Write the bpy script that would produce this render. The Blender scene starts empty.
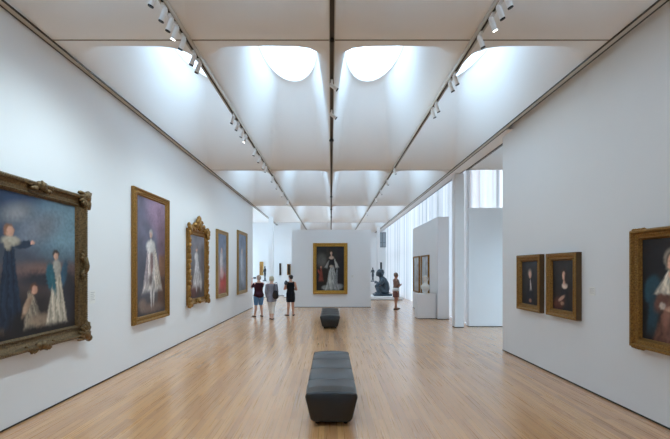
import bpy, bmesh, math, random
import numpy as np
from mathutils import Vector, Matrix, noise

random.seed(7)
np.random.seed(7)
SC = bpy.context.scene
COL = SC.collection
PI = math.pi

# ------------------------------------------------------------------ helpers
def lin(c):
    c = c / 255.0
    return c / 12.92 if c <= 0.04045 else ((c + 0.055) / 1.055) ** 2.4

def rgb(r, g, b):
    return (lin(r), lin(g), lin(b), 1.0)

def mat(name, color, rough=0.6, metal=0.0, spec=0.5, noise_amt=0.0, noise_scale=8.0, bump=0.0, bump_scale=60.0, attr=None, emit=None):
    m = bpy.data.materials.new(name)
    m.use_nodes = True
    nt = m.node_tree
    b = nt.nodes['Principled BSDF']
    b.inputs['Base Color'].default_value = color
    b.inputs['Roughness'].default_value = rough
    b.inputs['Metallic'].default_value = metal
    b.inputs['Specular IOR Level'].default_value = spec
    tc = nt.nodes.new('ShaderNodeTexCoord')
    if attr:
        a = nt.nodes.new('ShaderNodeVertexColor')
        a.layer_name = attr
        nt.links.new(a.outputs['Color'], b.inputs['Base Color'])
    elif noise_amt > 0:
        n = nt.nodes.new('ShaderNodeTexNoise')
        n.inputs['Scale'].default_value = noise_scale
        n.inputs['Detail'].default_value = 5
        nt.links.new(tc.outputs['Object'], n.inputs['Vector'])
        mx = nt.nodes.new('ShaderNodeMixRGB')
        mx.inputs[1].default_value = tuple(max(0, c * (1 - noise_amt)) for c in color[:3]) + (1,)
        mx.inputs[2].default_value = tuple(min(1, c * (1 + noise_amt)) for c in color[:3]) + (1,)
        nt.links.new(n.outputs['Fac'], mx.inputs[0])
        nt.links.new(mx.outputs[0], b.inputs['Base Color'])
    if bump > 0:
        n2 = nt.nodes.new('ShaderNodeTexNoise')
        n2.inputs['Scale'].default_value = bump_scale
        n2.inputs['Detail'].default_value = 4
        nt.links.new(tc.outputs['Object'], n2.inputs['Vector'])
        bp = nt.nodes.new('ShaderNodeBump')
        bp.inputs['Strength'].default_value = bump
        bp.inputs['Distance'].default_value = 0.02
        nt.links.new(n2.outputs['Fac'], bp.inputs['Height'])
        nt.links.new(bp.outputs['Normal'], b.inputs['Normal'])
    if emit:
        b.inputs['Emission Color'].default_value = emit[0]
        b.inputs['Emission Strength'].default_value = emit[1]
    return m

def obj(name, bm, m, parent=None, smooth=False):
    me = bpy.data.meshes.new(name)
    bm.normal_update()
    bm.to_mesh(me)
    bm.free()
    if smooth:
        me.polygons.foreach_set('use_smooth', [True] * len(me.polygons))
    o = bpy.data.objects.new(name, me)
    if m is not None:
        me.materials.append(m)
    COL.objects.link(o)
    if parent is not None:
        o.parent = parent
    return o

def thing(name, label, cat, loc=(0, 0, 0), rotz=0.0, group=None):
    o = bpy.data.objects.new(name, None)
    o.empty_display_size = 0.1
    COL.objects.link(o)
    o.location = loc
    o.rotation_euler = (0, 0, rotz)
    return tag(o, label, cat, group)

def tag(o, label, cat, group=None):
    o['label'] = label
    o['category'] = cat
    if group:
        o['group'] = group
    return o

def struct(name, bm, m, parent=None, smooth=False):
    o = obj(name, bm, m, parent, smooth)
    if parent is None:
        o['kind'] = 'structure'
    return o

def box(bm, x0, x1, y0, y1, z0, z1, bev=0.0):
    vs = [bm.verts.new((x, y, z)) for x in (x0, x1) for y in (y0, y1) for z in (z0, z1)]
    fs = [(0, 1, 3, 2), (4, 6, 7, 5), (0, 4, 5, 1), (2, 3, 7, 6), (0, 2, 6, 4), (1, 5, 7, 3)]
    faces = [bm.faces.new([vs[i] for i in f]) for f in fs]
    if bev > 0:
        es = list({e for f in faces for e in f.edges})
        bmesh.ops.bevel(bm, geom=es, offset=bev, segments=2, affect='EDGES', profile=0.5)
    return bm

def newbox(*a, **k):
    return box(bmesh.new(), *a, **k)

def ball(bm, c, r, rot=None, sub=2, jag=0.0):
    """Ellipsoid; r is a radius or (rx, ry, rz)."""
    if not hasattr(r, '__len__'):
        r = (r, r, r)
    M = Matrix.Translation(Vector(c)) @ (rot.to_4x4() if rot is not None else Matrix.Identity(4)) @ Matrix.Diagonal((r[0], r[1], r[2], 1))
    res = bmesh.ops.create_icosphere(bm, subdivisions=sub, radius=1.0, matrix=M)
    if jag > 0:
        for v in res['verts']:
            d = v.co - Vector(c)
            v.co = Vector(c) + d * (1 + jag * noise.noise(v.co * 40))
    return res['verts']

def tube(bm, pts, rad, seg=12, side=(1, 0, 0), cap=True):
    """Loft of ellipses along pts. rad: list of r or (r_side, r_other)."""
    pts = [Vector(p) for p in pts]
    side = Vector(side)
    n = len(pts)
    rings = []
    prev = None
    for i in range(n):
        t = (pts[min(i + 1, n - 1)] - pts[max(i - 1, 0)])
        if t.length < 1e-9:
            t = Vector((0, 0, 1))
        t.normalize()
        s = side - t * side.dot(t)
        if s.length < 0.05:
            s = prev if prev is not None else t.orthogonal()
            s = s - t * s.dot(t)
        s.normalize()
        prev = s
        u = t.cross(s).normalized()
        r = rad[i]
        ra, rb = (r if hasattr(r, '__len__') else (r, r))
        rings.append((pts[i], s, u, ra, rb, t))
    out = []
    def ring(p, s, u, ra, rb):
        return [bm.verts.new(p + s * (ra * math.cos(2 * PI * k / seg)) + u * (rb * math.sin(2 * PI * k / seg))) for k in range(seg)]
    if cap:
        p, s, u, ra, rb, t = rings[0]
        m = min(ra, rb)
        out.append(ring(p - t * m * 0.75, s, u, ra * 0.6, rb * 0.6))
    for p, s, u, ra, rb, t in rings:
        out.append(ring(p, s, u, ra, rb))
    if cap:
        p, s, u, ra, rb, t = rings[-1]
        m = min(ra, rb)
        out.append(ring(p + t * m * 0.75, s, u, ra * 0.6, rb * 0.6))
    for a, b in zip(out[:-1], out[1:]):
        for k in range(seg):
            bm.faces.new((a[k], a[(k + 1) % seg], b[(k + 1) % seg], b[k]))
    bm.faces.new(list(reversed(out[0])))
    bm.faces.new(out[-1])
    return bm

def cyl(bm, p0, p1, r, seg=20, r1=None):
    return tube(bm, [p0, p1], [r, r if r1 is None else r1], seg=seg, cap=False)

def fuse(name, bm, voxel, m, parent=None, smooth_it=3):
    """Fuse overlapping closed shells of bm into one continuous skin."""
    me = bpy.data.meshes.new(name)
    bmesh.ops.recalc_face_normals(bm, faces=bm.faces)
    bm.to_mesh(me)
    bm.free()
    o = bpy.data.objects.new(name, me)
    COL.objects.link(o)
    md = o.modifiers.new('r', 'REMESH')
    md.mode = 'VOXEL'
    md.voxel_size = voxel
    if smooth_it:
        s = o.modifiers.new('s', 'SMOOTH')
        s.iterations = smooth_it
        s.factor = 0.5
    dg = bpy.context.evaluated_depsgraph_get()
    dg.update()
    me2 = bpy.data.meshes.new_from_object(o.evaluated_get(dg))
    o.modifiers.clear()
    o.data = me2
    bpy.data.meshes.remove(me)
    me2.name = name
    me2.polygons.foreach_set('use_smooth', [True] * len(me2.polygons))
    me2.materials.clear()
    if m is not None:
        me2.materials.append(m)
    if parent is not None:
        o.parent = parent
    return o

def set_colors(me, cols):
    a = me.color_attributes.new('paint', 'FLOAT_COLOR', 'POINT')
    c = np.ones((len(me.vertices), 4), dtype=np.float32)
    c[:, :3] = cols
    a.data.foreach_set('color', c.ravel())

def coords(me):
    c = np.empty(len(me.vertices) * 3, dtype=np.float32)
    me.vertices.foreach_get('co', c)
    return c.reshape(-1, 3)

# ------------------------------------------------------------------ dimensions (metres)
HC = 4.69            # ceiling underside
XL, XR = -3.62, 3.78 # picture walls
TRK = 1.792          # lighting track offset from the middle track
SEAM0, BAY = 4.87, 6.42
YB0, YEND = SEAM0 - 2 * BAY, 31.0
PH = 3.63            # height of the free-standing partitions

# ------------------------------------------------------------------ materials
M = {}
M['wall'] = mat('wall_paint', rgb(233, 234, 235), 0.75, spec=0.25, noise_amt=0.01, noise_scale=2.0)
M['ceil'] = mat('ceiling_plaster', rgb(240, 239, 238), 0.8, spec=0.2)
M['plinth'] = mat('plinth_paint', rgb(228, 229, 230), 0.6, spec=0.3)
M['dark_gap'] = mat('shadow_gap', rgb(38, 32, 28), 0.7)
M['track_body'] = mat('track_metal', rgb(196, 190, 180), 0.5, 0.0)
M['track_dark'] = mat('track_groove', rgb(58, 50, 42), 0.6)
M['white_metal'] = mat('spot_white', rgb(238, 238, 238), 0.45, 0.0)
M['black'] = mat('spot_black', rgb(14, 14, 14), 0.5)
M['lens_on'] = mat('lens_lit', rgb(255, 250, 240), 0.3, emit=((1, .95, .87, 1), 6.0))
M['leather'] = mat('bench_leather', rgb(7, 4, 3), 0.34, spec=0.5, noise_amt=0.08, noise_scale=3, bump=0.06, bump_scale=180)
M['leather'].node_tree.nodes['Principled BSDF'].inputs['Coat Weight'].default_value = 0.35
M['leather'].node_tree.nodes['Principled BSDF'].inputs['Coat Roughness'].default_value = 0.3
M['bench_leg'] = mat('bench_leg_metal', rgb(30, 27, 26), 0.4, 0.5)
M['bronze'] = mat('dark_bronze', rgb(56, 68, 78), 0.34, 0.3, noise_amt=0.3, noise_scale=9, bump=0.1, bump_scale=25)
M['marble'] = mat('white_marble', rgb(216, 214, 208), 0.5, noise_amt=0.06, noise_scale=6)
M['label'] = mat('label_card', rgb(236, 236, 232), 0.7)
M['ink'] = mat('label_ink', rgb(186, 186, 188), 0.8)

def gilt(name, hi, lo, rough=0.38, metal=0.75, scale=55.0):
    m = bpy.data.materials.new(name)
    m.use_nodes = True
    nt = m.node_tree
    b = nt.nodes['Principled BSDF']
    tc = nt.nodes.new('ShaderNodeTexCoord')
    n = nt.nodes.new('ShaderNodeTexNoise')
    n.inputs['Scale'].default_value = scale
    n.inputs['Detail'].default_value = 6
    cr = nt.nodes.new('ShaderNodeValToRGB')
    cr.color_ramp.elements[0].position = 0.25
    cr.color_ramp.elements[0].color = lo
    cr.color_ramp.elements[1].position = 0.7
    cr.color_ramp.elements[1].color = hi
    nt.links.new(tc.outputs['Object'], n.inputs['Vector'])
    nt.links.new(n.outputs['Fac'], cr.inputs['Fac'])
    nt.links.new(cr.outputs['Color'], b.inputs['Base Color'])
    b.inputs['Roughness'].default_value = rough
    b.inputs['Metallic'].default_value = metal
    v = nt.nodes.new('ShaderNodeTexVoronoi')
    v.inputs['Scale'].default_value = scale * 1.3
    nt.links.new(tc.outputs['Object'], v.inputs['Vector'])
    bp = nt.nodes.new('ShaderNodeBump')
    bp.inputs['Strength'].default_value = 0.3
    bp.inputs['Distance'].default_value = 0.008
    nt.links.new(v.outputs['Distance'], bp.inputs['Height'])
    nt.links.new(bp.outputs['Normal'], b.inputs['Normal'])
    return m

M['gilt_old'] = gilt('aged_dark_gilding', rgb(132, 106, 70), rgb(62, 47, 31), 0.42, 0.6)
M['gilt'] = gilt('gilding', rgb(172, 128, 64), rgb(106, 74, 36), 0.4, 0.6)
M['gilt_pale'] = gilt('pale_gilding', rgb(176, 146, 96), rgb(132, 104, 62), 0.42, 0.55)
M['gilt_bright'] = gilt('bright_gilding', rgb(222, 178, 84), rgb(138, 98, 38), 0.36, 0.6)
M['frame_dark'] = mat('dark_frame_wood', rgb(52, 42, 34), 0.5, noise_amt=.2)

M['frame_side'] = mat('frame_side_gilt', rgb(92, 68, 40), 0.5, 0.2, noise_amt=.2)
def canvas_mat():
    m = mat('oil_paint', (1, 1, 1, 1), 0.55, spec=0.35, attr='paint', bump=0.05, bump_scale=90)
    return m
M['canvas'] = canvas_mat()

def floor_mat():
    m = bpy.data.materials.new('oak_boards')
    m.use_nodes = True
    nt = m.node_tree
    L = nt.links.new
    b = nt.nodes['Principled BSDF']
    tc = nt.nodes.new('ShaderNodeTexCoord')
    mp = nt.nodes.new('ShaderNodeMapping')
    mp.inputs['Rotation'].default_value = (0, 0, PI / 2)
    L(tc.outputs['Object'], mp.inputs['Vector'])
    br = nt.nodes.new('ShaderNodeTexBrick')
    br.offset = 0.37
    br.offset_frequency = 3
    br.squash = 1.0
    br.inputs['Color1'].default_value = (0, 0, 0, 1)
    br.inputs['Color2'].default_value = (1, 1, 1, 1)
    br.inputs['Mortar'].default_value = (0.35, 0.35, 0.35, 1)
    br.inputs['Scale'].default_value = 1.0
    br.inputs['Mortar Size'].default_value = 0.0011
    br.inputs['Mortar Smooth'].default_value = 0.3
    br.inputs['Brick Width'].default_value = 2.3
    br.inputs['Row Height'].default_value = 0.07
    L(mp.outputs['Vector'], br.inputs['Vector'])
    # long grain
    mp2 = nt.nodes.new('ShaderNodeMapping')
    mp2.inputs['Scale'].default_value = (24, 0.35, 1)
    L(tc.outputs['Object'], mp2.inputs['Vector'])
    n = nt.nodes.new('ShaderNodeTexNoise')
    n.inputs['Scale'].default_value = 1.0
    n.inputs['Detail'].default_value = 6
    L(mp2.outputs['Vector'], n.inputs['Vector'])
    mx = nt.nodes.new('ShaderNodeMath')
    mx.operation = 'MULTIPLY_ADD'
    mx.inputs[1].default_value = 0.55
    L(br.outputs['Color'], mx.inputs[0])
    mul = nt.nodes.new('ShaderNodeMath')
    mul.operation = 'MULTIPLY'
    mul.inputs[1].default_value = 0.55
    L(n.outputs['Fac'], mul.inputs[0])
    L(mul.outputs[0], mx.inputs[2])
    cr = nt.nodes.new('ShaderNodeValToRGB')
    e = cr.color_ramp.elements
    e[0].position = 0.12
    e[0].color = rgb(170, 117, 72)
    e[1].position = 0.85
    e[1].color = rgb(212, 156, 99)
    k = cr.color_ramp.elements.new(0.45)
    k.color = rgb(196, 140, 88)
    L(mx.outputs[0], cr.inputs['Fac'])
    mort = nt.nodes.new('ShaderNodeMixRGB')
    mort.inputs[2].default_value = rgb(112, 80, 56)
    L(br.outputs['Fac'], mort.inputs[0])
    L(cr.outputs['Color'], mort.inputs[1])
    L(mort.outputs[0], b.inputs['Base Color'])
    b.inputs['Roughness'].default_value = 0.3
    b.inputs['Specular IOR Level'].default_value = 0.6
    b.inputs['Coat Weight'].default_value = 1.0
    b.inputs['Coat Roughness'].default_value = 0.24
    n3 = nt.nodes.new('ShaderNodeTexNoise')
    n3.inputs['Scale'].default_value = 3.0
    L(mp2.outputs['Vector'], n3.inputs['Vector'])
    rr = nt.nodes.new('ShaderNodeMapRange')
    rr.inputs['To Min'].default_value = 0.22
    rr.inputs['To Max'].default_value = 0.36
    L(n3.outputs['Fac'], rr.inputs['Value'])
    L(rr.outputs[0], b.inputs['Roughness'])
    return m
M['floor'] = floor_mat()

def curtain_mat(name, CURT):
    m = bpy.data.materials.new(name)
    m.use_nodes = True
    nt = m.node_tree
    L = nt.links.new
    for nd in list(nt.nodes):
        nt.nodes.remove(nd)
    out = nt.nodes.new('ShaderNodeOutputMaterial')
    tc = nt.nodes.new('ShaderNodeTexCoord')
    mp = nt.nodes.new('ShaderNodeMapping')
    mp.inputs['Scale'].default_value = (3.2, 3.2, 0.02)
    L(tc.outputs['Object'], mp.inputs['Vector'])
    n = nt.nodes.new('ShaderNodeTexNoise')
    n.inputs['Scale'].default_value = 1.0
    n.inputs['Detail'].default_value = 3
    L(mp.outputs['Vector'], n.inputs['Vector'])
    cr = nt.nodes.new('ShaderNodeValToRGB')      # single and doubled layers of the scrim
    cr.color_ramp.elements[0].position = 0.38
    cr.color_ramp.elements[0].color = (CURT[0] * 1.12, CURT[0] * .92, CURT[0] * .86, 1)
    cr.color_ramp.elements[1].position = 0.62
    cr.color_ramp.elements[1].color = (CURT[1] * 1.14, CURT[1] * .93, CURT[1] * .86, 1)
    L(n.outputs['Fac'], cr.inputs['Fac'])
    tr = nt.nodes.new('ShaderNodeBsdfTranslucent')
    L(cr.outputs['Color'], tr.inputs['Color'])
    df = nt.nodes.new('ShaderNodeBsdfDiffuse')
    df.inputs['Color'].default_value = (0.45, 0.46, 0.47, 1)
    ad = nt.nodes.new('ShaderNodeAddShader')
    L(tr.outputs[0], ad.inputs[0])
    L(df.outputs[0], ad.inputs[1])
    L(ad.outputs[0], out.inputs['Surface'])
    return m
SKY = 2.0
CURT = (0.165, 0.385)
M['curtain'] = curtain_mat('white_scrim', CURT)
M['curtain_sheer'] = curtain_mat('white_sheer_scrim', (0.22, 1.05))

def glaze(name, tint):
    m = bpy.data.materials.new(name)
    m.use_nodes = True
    nt = m.node_tree
    for nd in list(nt.nodes):
        nt.nodes.remove(nd)
    out = nt.nodes.new('ShaderNodeOutputMaterial')
    t = nt.nodes.new('ShaderNodeBsdfTransparent')
    t.inputs['Color'].default_value = tint
    g = nt.nodes.new('ShaderNodeBsdfGlossy')
    g.inputs['Roughness'].default_value = 0.05
    mx = nt.nodes.new('ShaderNodeMixShader')
    mx.inputs[0].default_value = 0.05
    nt.links.new(t.outputs[0], mx.inputs[1])
    nt.links.new(g.outputs[0], mx.inputs[2])
    nt.links.new(mx.outputs[0], out.inputs['Surface'])
    return m
M['glass'] = glaze('clear_glazing', (.95, .97, .97, 1))

# ------------------------------------------------------------------ world
W = bpy.data.worlds.new('sky')
SC.world = W
W.use_nodes = True
bg = W.node_tree.nodes['Background']
bg.inputs['Color'].default_value = (0.572, 0.81, 1.05, 1)
bg.inputs['Strength'].default_value = SKY

# ------------------------------------------------------------------ floor, walls
b = bmesh.new()
box(b, -9.0, 4.86, YB0, 31.4, -0.1, 0.0)
box(b, 4.86, 6.4, YB0, 12.8, -0.1, 0.0)
struct('floor', b, M['floor'])
b = bmesh.new()
box(b, 6.4, 40, 5, 70, -0.25, -0.1)
box(b, 4.86, 6.4, 12.8, 70, -0.25, -0.1)
struct('ground', b, mat('pale_paving', rgb(150, 150, 145), 0.9, noise_amt=.1))

def wall(name, x0, x1, y0, y1, z1, gap=True):
    o = struct(name, newbox(x0, x1, y0, y1, 0.0, z1), M['wall'])
    if gap:
        e = 0.004
        bb = newbox(x0 - e, x1 + e, y0 - e, y1 + e, 0.0005, 0.02)  # dark strip: shade of the gap at the wall foot, as colour
        struct('baseboard_' + name.replace('wall_', ''), bb, M['dark_gap'])
    return o

wall('wall_left', XL - 0.35, XL, YB0, 17.8, 4.98)
wall('wall_right', XR, XR + 0.33, YB0, 8.48, 4.98)
wall('wall_middle', -1.82, 1.85, 17.86, 18.2, 3.60)
wall('wall_rear', -9.0, 6.4, YB0 - 0.3, YB0, 5.4, False)
wall('wall_right_partition', XR, 4.17, 13.6, 17.8, PH)
wall('wall_aisle_partition', 4.26, 6.35, 11.89, 12.1, PH + 0.05)
b = bmesh.new()
box(b, 6.2, 6.4, -1.8, 9.5, 0, 5.6)
box(b, 6.2, 6.4, 11.3, 12.5, 0, 5.6)
box(b, 6.2, 6.4, 9.5, 11.3, 2.7, 5.6)
struct('wall_aisle_side', b, M['wall'])
b = bmesh.new()
for yy in (9.53, 10.4, 11.27):
    box(b, 6.27, 6.33, yy - .03, yy + .03, 0, 2.7)
box(b, 6.27, 6.33, 9.5, 11.3, 0, .06)
box(b, 6.27, 6.33, 9.5, 11.3, 2.64, 2.7)
wf = struct('window_63', b, mat('mullion_light', rgb(178, 180, 182), .4))  # unseen window added to brighten the side aisle
obj('window_pane', newbox(6.295, 6.305, 9.5, 11.3, .06, 2.64), M['glass'], wf)
ld = bpy.data.lights.new('window_portal', 'AREA')
ld.shape = 'RECTANGLE'
ld.size, ld.size_y = 2.7, 1.8
ld.cycles.is_portal = True
lo = bpy.data.objects.new('window_portal', ld)
COL.objects.link(lo)
lo.location = (6.45, 10.4, 1.35)
lo.rotation_euler = (0, PI / 2, 0)
wall('wall_aisle_rear', 4.11, 6.2, -1.8, -1.5, 5.4, False)
struct('column', newbox(3.78, 4.05, 11.73, 12.0, 0, HC + 0.02), M['wall'])
struct('baseboard_column', newbox(3.776, 4.054, 11.726, 12.004, 0.0005, 0.02), M['dark_gap'])  # same gap shade coloured in around the column foot

# rooms beyond
wall('wall_far_left', -9.0, -2.05, 25.6, 25.9, 4.98)
wall('wall_far_partition', -2.92, -1.2, 24.0, 24.3, PH)
b = bmesh.new()
box(b, -9.0, -8.8, 17.0, 17.6, 0, 5.4)
box(b, -9.0, -8.8, 25.3, 31.2, 0, 5.4)
box(b, -9.0, -8.8, 17.6, 25.3, 4.3, 5.4)
struct('wall_far_side', b, M['wall'])
b = bmesh.new()
for k in range(6):
    yy = 17.63 + k * 1.528
    box(b, -8.93, -8.87, yy - .03, yy + .03, 0, 4.3)
box(b, -8.93, -8.87, 17.6, 25.3, 0, .06)
box(b, -8.93, -8.87, 17.6, 25.3, 4.24, 4.3)
wf = struct('window_62', b, mat('mullion_pale', rgb(178, 180, 182), .4))  # window out of view, added to light the far-left room
obj('window_pane', newbox(-8.905, -8.895, 17.6, 25.3, .06, 4.24), M['glass'], wf)
ld = bpy.data.lights.new('window_portal', 'AREA')
ld.shape = 'RECTANGLE'
ld.size, ld.size_y = 4.3, 7.8
ld.cycles.is_portal = True
lo = bpy.data.objects.new('window_portal', ld)
COL.objects.link(lo)
lo.location = (-9.05, 21.45, 2.15)
lo.rotation_euler = (0, -PI / 2, 0)
wall('wall_far_front', -9.0, XL - 0.35, 17.0, 17.3, 5.4, False)
struct('column_far_left', newbox(-3.5, -3.26, 21.6, 21.84, 0, HC + .02), M['wall'])
# far end wall with a high window on the right
b = bmesh.new()
box(b, -2.05, 3.86, 31.0, 31.3, 0, 5.4)
box(b, 3.86, 4.6, 31.0, 31.3, 0, 3.50)
box(b, 3.86, 4.6, 31.0, 31.3, 4.72, 5.4)
box(b, -9.0, -2.05, 31.0, 31.3, 0, 5.4)
struct('wall_end', b, M['wall'])
b = bmesh.new()
for x0, x1, z0, z1 in ((3.86, 4.45, 3.50, 3.56), (3.86, 4.45, 4.66, 4.72), (3.86, 3.92, 3.56, 4.66), (4.39, 4.45, 3.56, 4.66), (4.12, 4.17, 3.56, 4.66), (3.92, 4.39, 3.86, 3.91)):
    box(b, x0, x1, 31.02, 31.12, z0, z1)
w1 = struct('window_1', b, mat('window_grey', rgb(120, 126, 132), 0.5))
obj('window_pane', newbox(3.86, 4.45, 31.06, 31.075, 3.5, 4.72), mat('dull_dark_glass', rgb(160, 170, 178), 0.2), w1)
struct('column_far_right', newbox(3.24, 3.44, 27.0, 27.2, 0, HC + .02), M['wall'])

# ------------------------------------------------------------------ ceiling with coffers
CW = 1.812           # coffer cell width between tracks
L_CELL = BAY
Y_IN0 = 0.012         # flat lip on either side of a seam
L_OP = BAY - 2 * Y_IN0
HW0 = 0.885
RC = 0.36            # rounded corners of the opening
OC = (0.0, L_OP / 2)
HOC = 1.78           # height of the skylight over the ceiling
ORX, ORY = 0.60, 1.52    # elliptical skylight
def orad(a):
    return 1 / math.sqrt((math.cos(a) / ORX) ** 2 + (math.sin(a) / ORY) ** 2)
def ss(t):
    t = max(0.0, min(1.0, t))
    return t * t * (3 - 2 * t)
def inside(x, y):
    qx, qy = abs(x) - (HW0 - RC), abs(y - L_OP / 2) - (L_OP / 2 - RC)
    return math.hypot(max(qx, 0), max(qy, 0)) + min(max(qx, qy), 0) < RC
def fall(s):
    return HOC * ss(1 - s) ** 1.12

def coffer_template():
    angs = sorted(set([2 * PI * k / 120 for k in range(120)] +
                      [math.atan2(yy - OC[1], xx) % (2 * PI) for xx in (-CW / 2, CW / 2) for yy in (-Y_IN0, L_CELL - Y_IN0)] +
                      [math.atan2(L_OP - OC[1], s * HW0) % (2 * PI) for s in (-1, 1)]))
    NR = 40
    verts, rings = [], []
    for a in angs:
        dx, dy = math.cos(a), math.sin(a)
        OR = orad(a)
        lo, hi = OR, 6.0
        for _ in range(40):
            m = (lo + hi) / 2
            if inside(OC[0] + dx * m, OC[1] + dy * m):
                lo = m
            else:
                hi = m
        ro = lo
        cand = []
        if abs(dx) > 1e-9:
            cand.append((CW / 2) / abs(dx))
        if dy > 1e-9:
            cand.append((L_CELL - Y_IN0 - OC[1]) / dy)
        if dy < -1e-9:
            cand.append((OC[1] + Y_IN0) / -dy)
        rr = min(cand)
        col = []
        zr = HOC
        col.append((dx * OR, OC[1] + dy * OR, zr + 0.14))
        col.append((dx * OR, OC[1] + dy * OR, zr))
        for i in range(1, NR + 1):
            s = i / NR
            r = OR + (ro - OR) * s
            x, y = dx * r, OC[1] + dy * r
            col.append((x, y, fall(s)))
        col.append((dx * rr, OC[1] + dy * rr, 0.0))
        rings.append(col)
    return rings
TEMPLATE = coffer_template()

def add_coffer(bm, xc, yseam):
    cols = []
    for col in TEMPLATE:
        cols.append([bm.verts.new((xc + p[0], yseam + Y_IN0 + p[1], HC + p[2])) for p in col])
    n = len(cols)
    for k in range(n):
        a, c = cols[k], cols[(k + 1) % n]
        for i in range(len(a) - 1):
            f = bm.faces.new((a[i], a[i + 1], c[i + 1], c[i]))
            f.smooth = i < len(a) - 2 and i > 0

cells = []
for kb in range(-2, 4):
    ys = SEAM0 + kb * BAY
    for kx in (-1.5, -0.5, 0.5, 1.5):
        cells.append((kx * CW, ys))
for kb in (2, 3):
    for kx in (-4.5, -3.5, -2.5):
        cells.append((kx * CW, SEAM0 + kb * BAY))
cells.append((3.96 + CW / 2, SEAM0))
cells.append((3.96 + CW / 2, SEAM0 - BAY))
b = bmesh.new()
for c in cells:
    add_coffer(b, *c)
def flat(bm, x0, x1, y0, y1, z):
    vs = [bm.verts.new(p) for p in ((x0, y0, z), (x0, y1, z), (x1, y1, z), (x1, y0, z))]
    bm.faces.new(vs)
ytop = SEAM0 + 4 * BAY
flat(b, -2 * CW, 2 * CW, ytop, 31.0, HC)
flat(b, 2 * CW, 3.96, 8.0, 31.0, HC)            # strip between the two slots
flat(b, 2 * CW, XR + .1, YB0, 8.48, 4.95)        # recess over the wall head
box(b, 2 * CW, 2 * CW + .004, YB0, 8.48, HC - .001, 4.96)
box(b, 2 * CW, XR + .1, 8.475, 8.48, HC, 4.96)
flat(b, 3.96 + CW, 6.2, -1.8, SEAM0 + BAY, HC)
flat(b, 3.9, 3.96, -1.8, 8.0, HC)
flat(b, 3.9, 6.2, -1.8, SEAM0 - BAY, HC)
flat(b, -9.0, -5 * CW + .01, 17.0, 31.0, HC)
flat(b, -9.0, -2 * CW, 17.0, SEAM0 + 2 * BAY, HC)
flat(b, -9.0, -2 * CW, ytop, 31.0, HC)
flat(b, XL - .3, -2 * CW, YB0, 17.8, HC)
ceiling = struct('ceiling', b, M['ceil'])
# raised pocket above the curtains
b = bmesh.new()
y1 = SEAM0 + BAY
flat(b, 3.96, 5.1, y1, 31.0, 6.45)
flat(b, 5.1, 6.4, y1, 12.55, 6.45)
box(b, 3.90, 3.96, y1, 31.0, HC, 6.45)
box(b, 6.2, 6.4, 4.0, 12.55, 5.0, 6.45)
box(b, 3.9, 5.1, 31.0, 31.2, 5.3, 6.45)
box(b, 3.96, 6.4, y1 - 0.12, y1, HC, 6.45)
struct('ceiling_curtain_pocket', b, M['ceil'])
# seams between the coffer bays
b = bmesh.new()
for kb in range(-1, 5):
    y = SEAM0 + kb * BAY
    box(b, -2 * CW + .03, 2 * CW - .03, y - 0.012, y + 0.012, HC - 0.004, HC + 0.004)
struct('trim_1', b, mat('seam_shadow', rgb(150, 142, 132), 0.8))
# slots along the picture walls
def slot(name, xa, xb, y0, y1, s):
    """Dark-lipped slot with a pale bed; s = +1 when the wall is on the +x side."""
    wa, wb = (.012, .026) if s > 0 else (.026, .012)
    b = newbox(xa, xa + wa, y0, y1, HC - .02, HC)
    box(b, xb - wb, xb, y0, y1, HC - .02, HC)
    o = struct(name, b, M['track_dark'])
    obj('slot_bed', newbox(xa + wa, xb - wb, y0, y1, HC - .0185, HC), M['track_body'], o)
    return o
slot('trim_2', -2 * CW + 0.0, -2 * CW + .105, YB0, 31, -1)
slot('trim_3', 2 * CW - .105, 2 * CW, YB0, 31, 1)
slot('trim_4', 3.955, 4.01, 8.0, SEAM0 + BAY, -1)

# skylight panes + sampling portals
pane_me = None
for i, (xc, ys) in enumerate(cells):
    if pane_me is None:
        b = bmesh.new()
        ctr = b.verts.new((0, 0, HOC + .12))
        rim = []
        for k in range(48):
            a = 2 * PI * k / 48
            x, y = orad(a) * math.cos(a), orad(a) * math.sin(a)
            rim.append(b.verts.new((x, y, HOC + .12)))
        for k in range(48):
            b.faces.new((ctr, rim[(k + 1) % 48], rim[k]))
        o = struct('window_2', b, M['glass'], smooth=True)
        pane_me = o.data
    else:
        o = bpy.data.objects.new('window_%d' % (i + 2), pane_me)
        COL.objects.link(o)
        o['kind'] = 'structure'
    o.location = (xc, ys + Y_IN0 + OC[1], HC)
    ld = bpy.data.lights.new('skylight_portal', 'AREA')
    ld.shape = 'RECTANGLE'
    ld.size, ld.size_y = 1.32, 3.1
    ld.cycles.is_portal = True
    lo = bpy.data.objects.new('skylight_portal', ld)
    COL.objects.link(lo)
    lo.location = (xc, ys + Y_IN0 + OC[1], HC + HOC + .16)

# ------------------------------------------------------------------ curtains and glazing
def curtain(name, p0, p1, z0, z1, label, m='curtain'):
    p0, p1 = Vector(p0), Vector(p1)
    d = p1 - p0
    Lc = d.length
    d.normalize()
    nrm = Vector((-d.y, d.x))
    n = int(Lc / 0.035)
    b = bmesh.new()
    rows = [z0, z0 + .5, (z0 + z1) / 2, z1 - .4, z1]
    grid = []
    for i in range(n + 1):
        s = Lc * i / n
        ph = s * 2 * PI / 0.30 + 1.2 * noise.noise(Vector((s * 1.3, p0.x, 0)))
        a = 0.035 * (1 + .5 * noise.noise(Vector((s * 0.9, 3, p0.y))))
        off = a * math.sin(ph)
        p = p0 + d * s
        grid.append([b.verts.new((p.x + nrm.x * off * (1.15 - .3 * j / 4), p.y + nrm.y * off * (1.15 - .3 * j / 4), z)) for j, z in enumerate(rows)])
    for i in range(n):
        for j in range(len(rows) - 1):
            b.faces.new((grid[i][j], grid[i + 1][j], grid[i + 1][j + 1], grid[i][j + 1]))
    o = obj(name, b, M[m], None, True)
    return tag(o, label, 'curtain')
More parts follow.
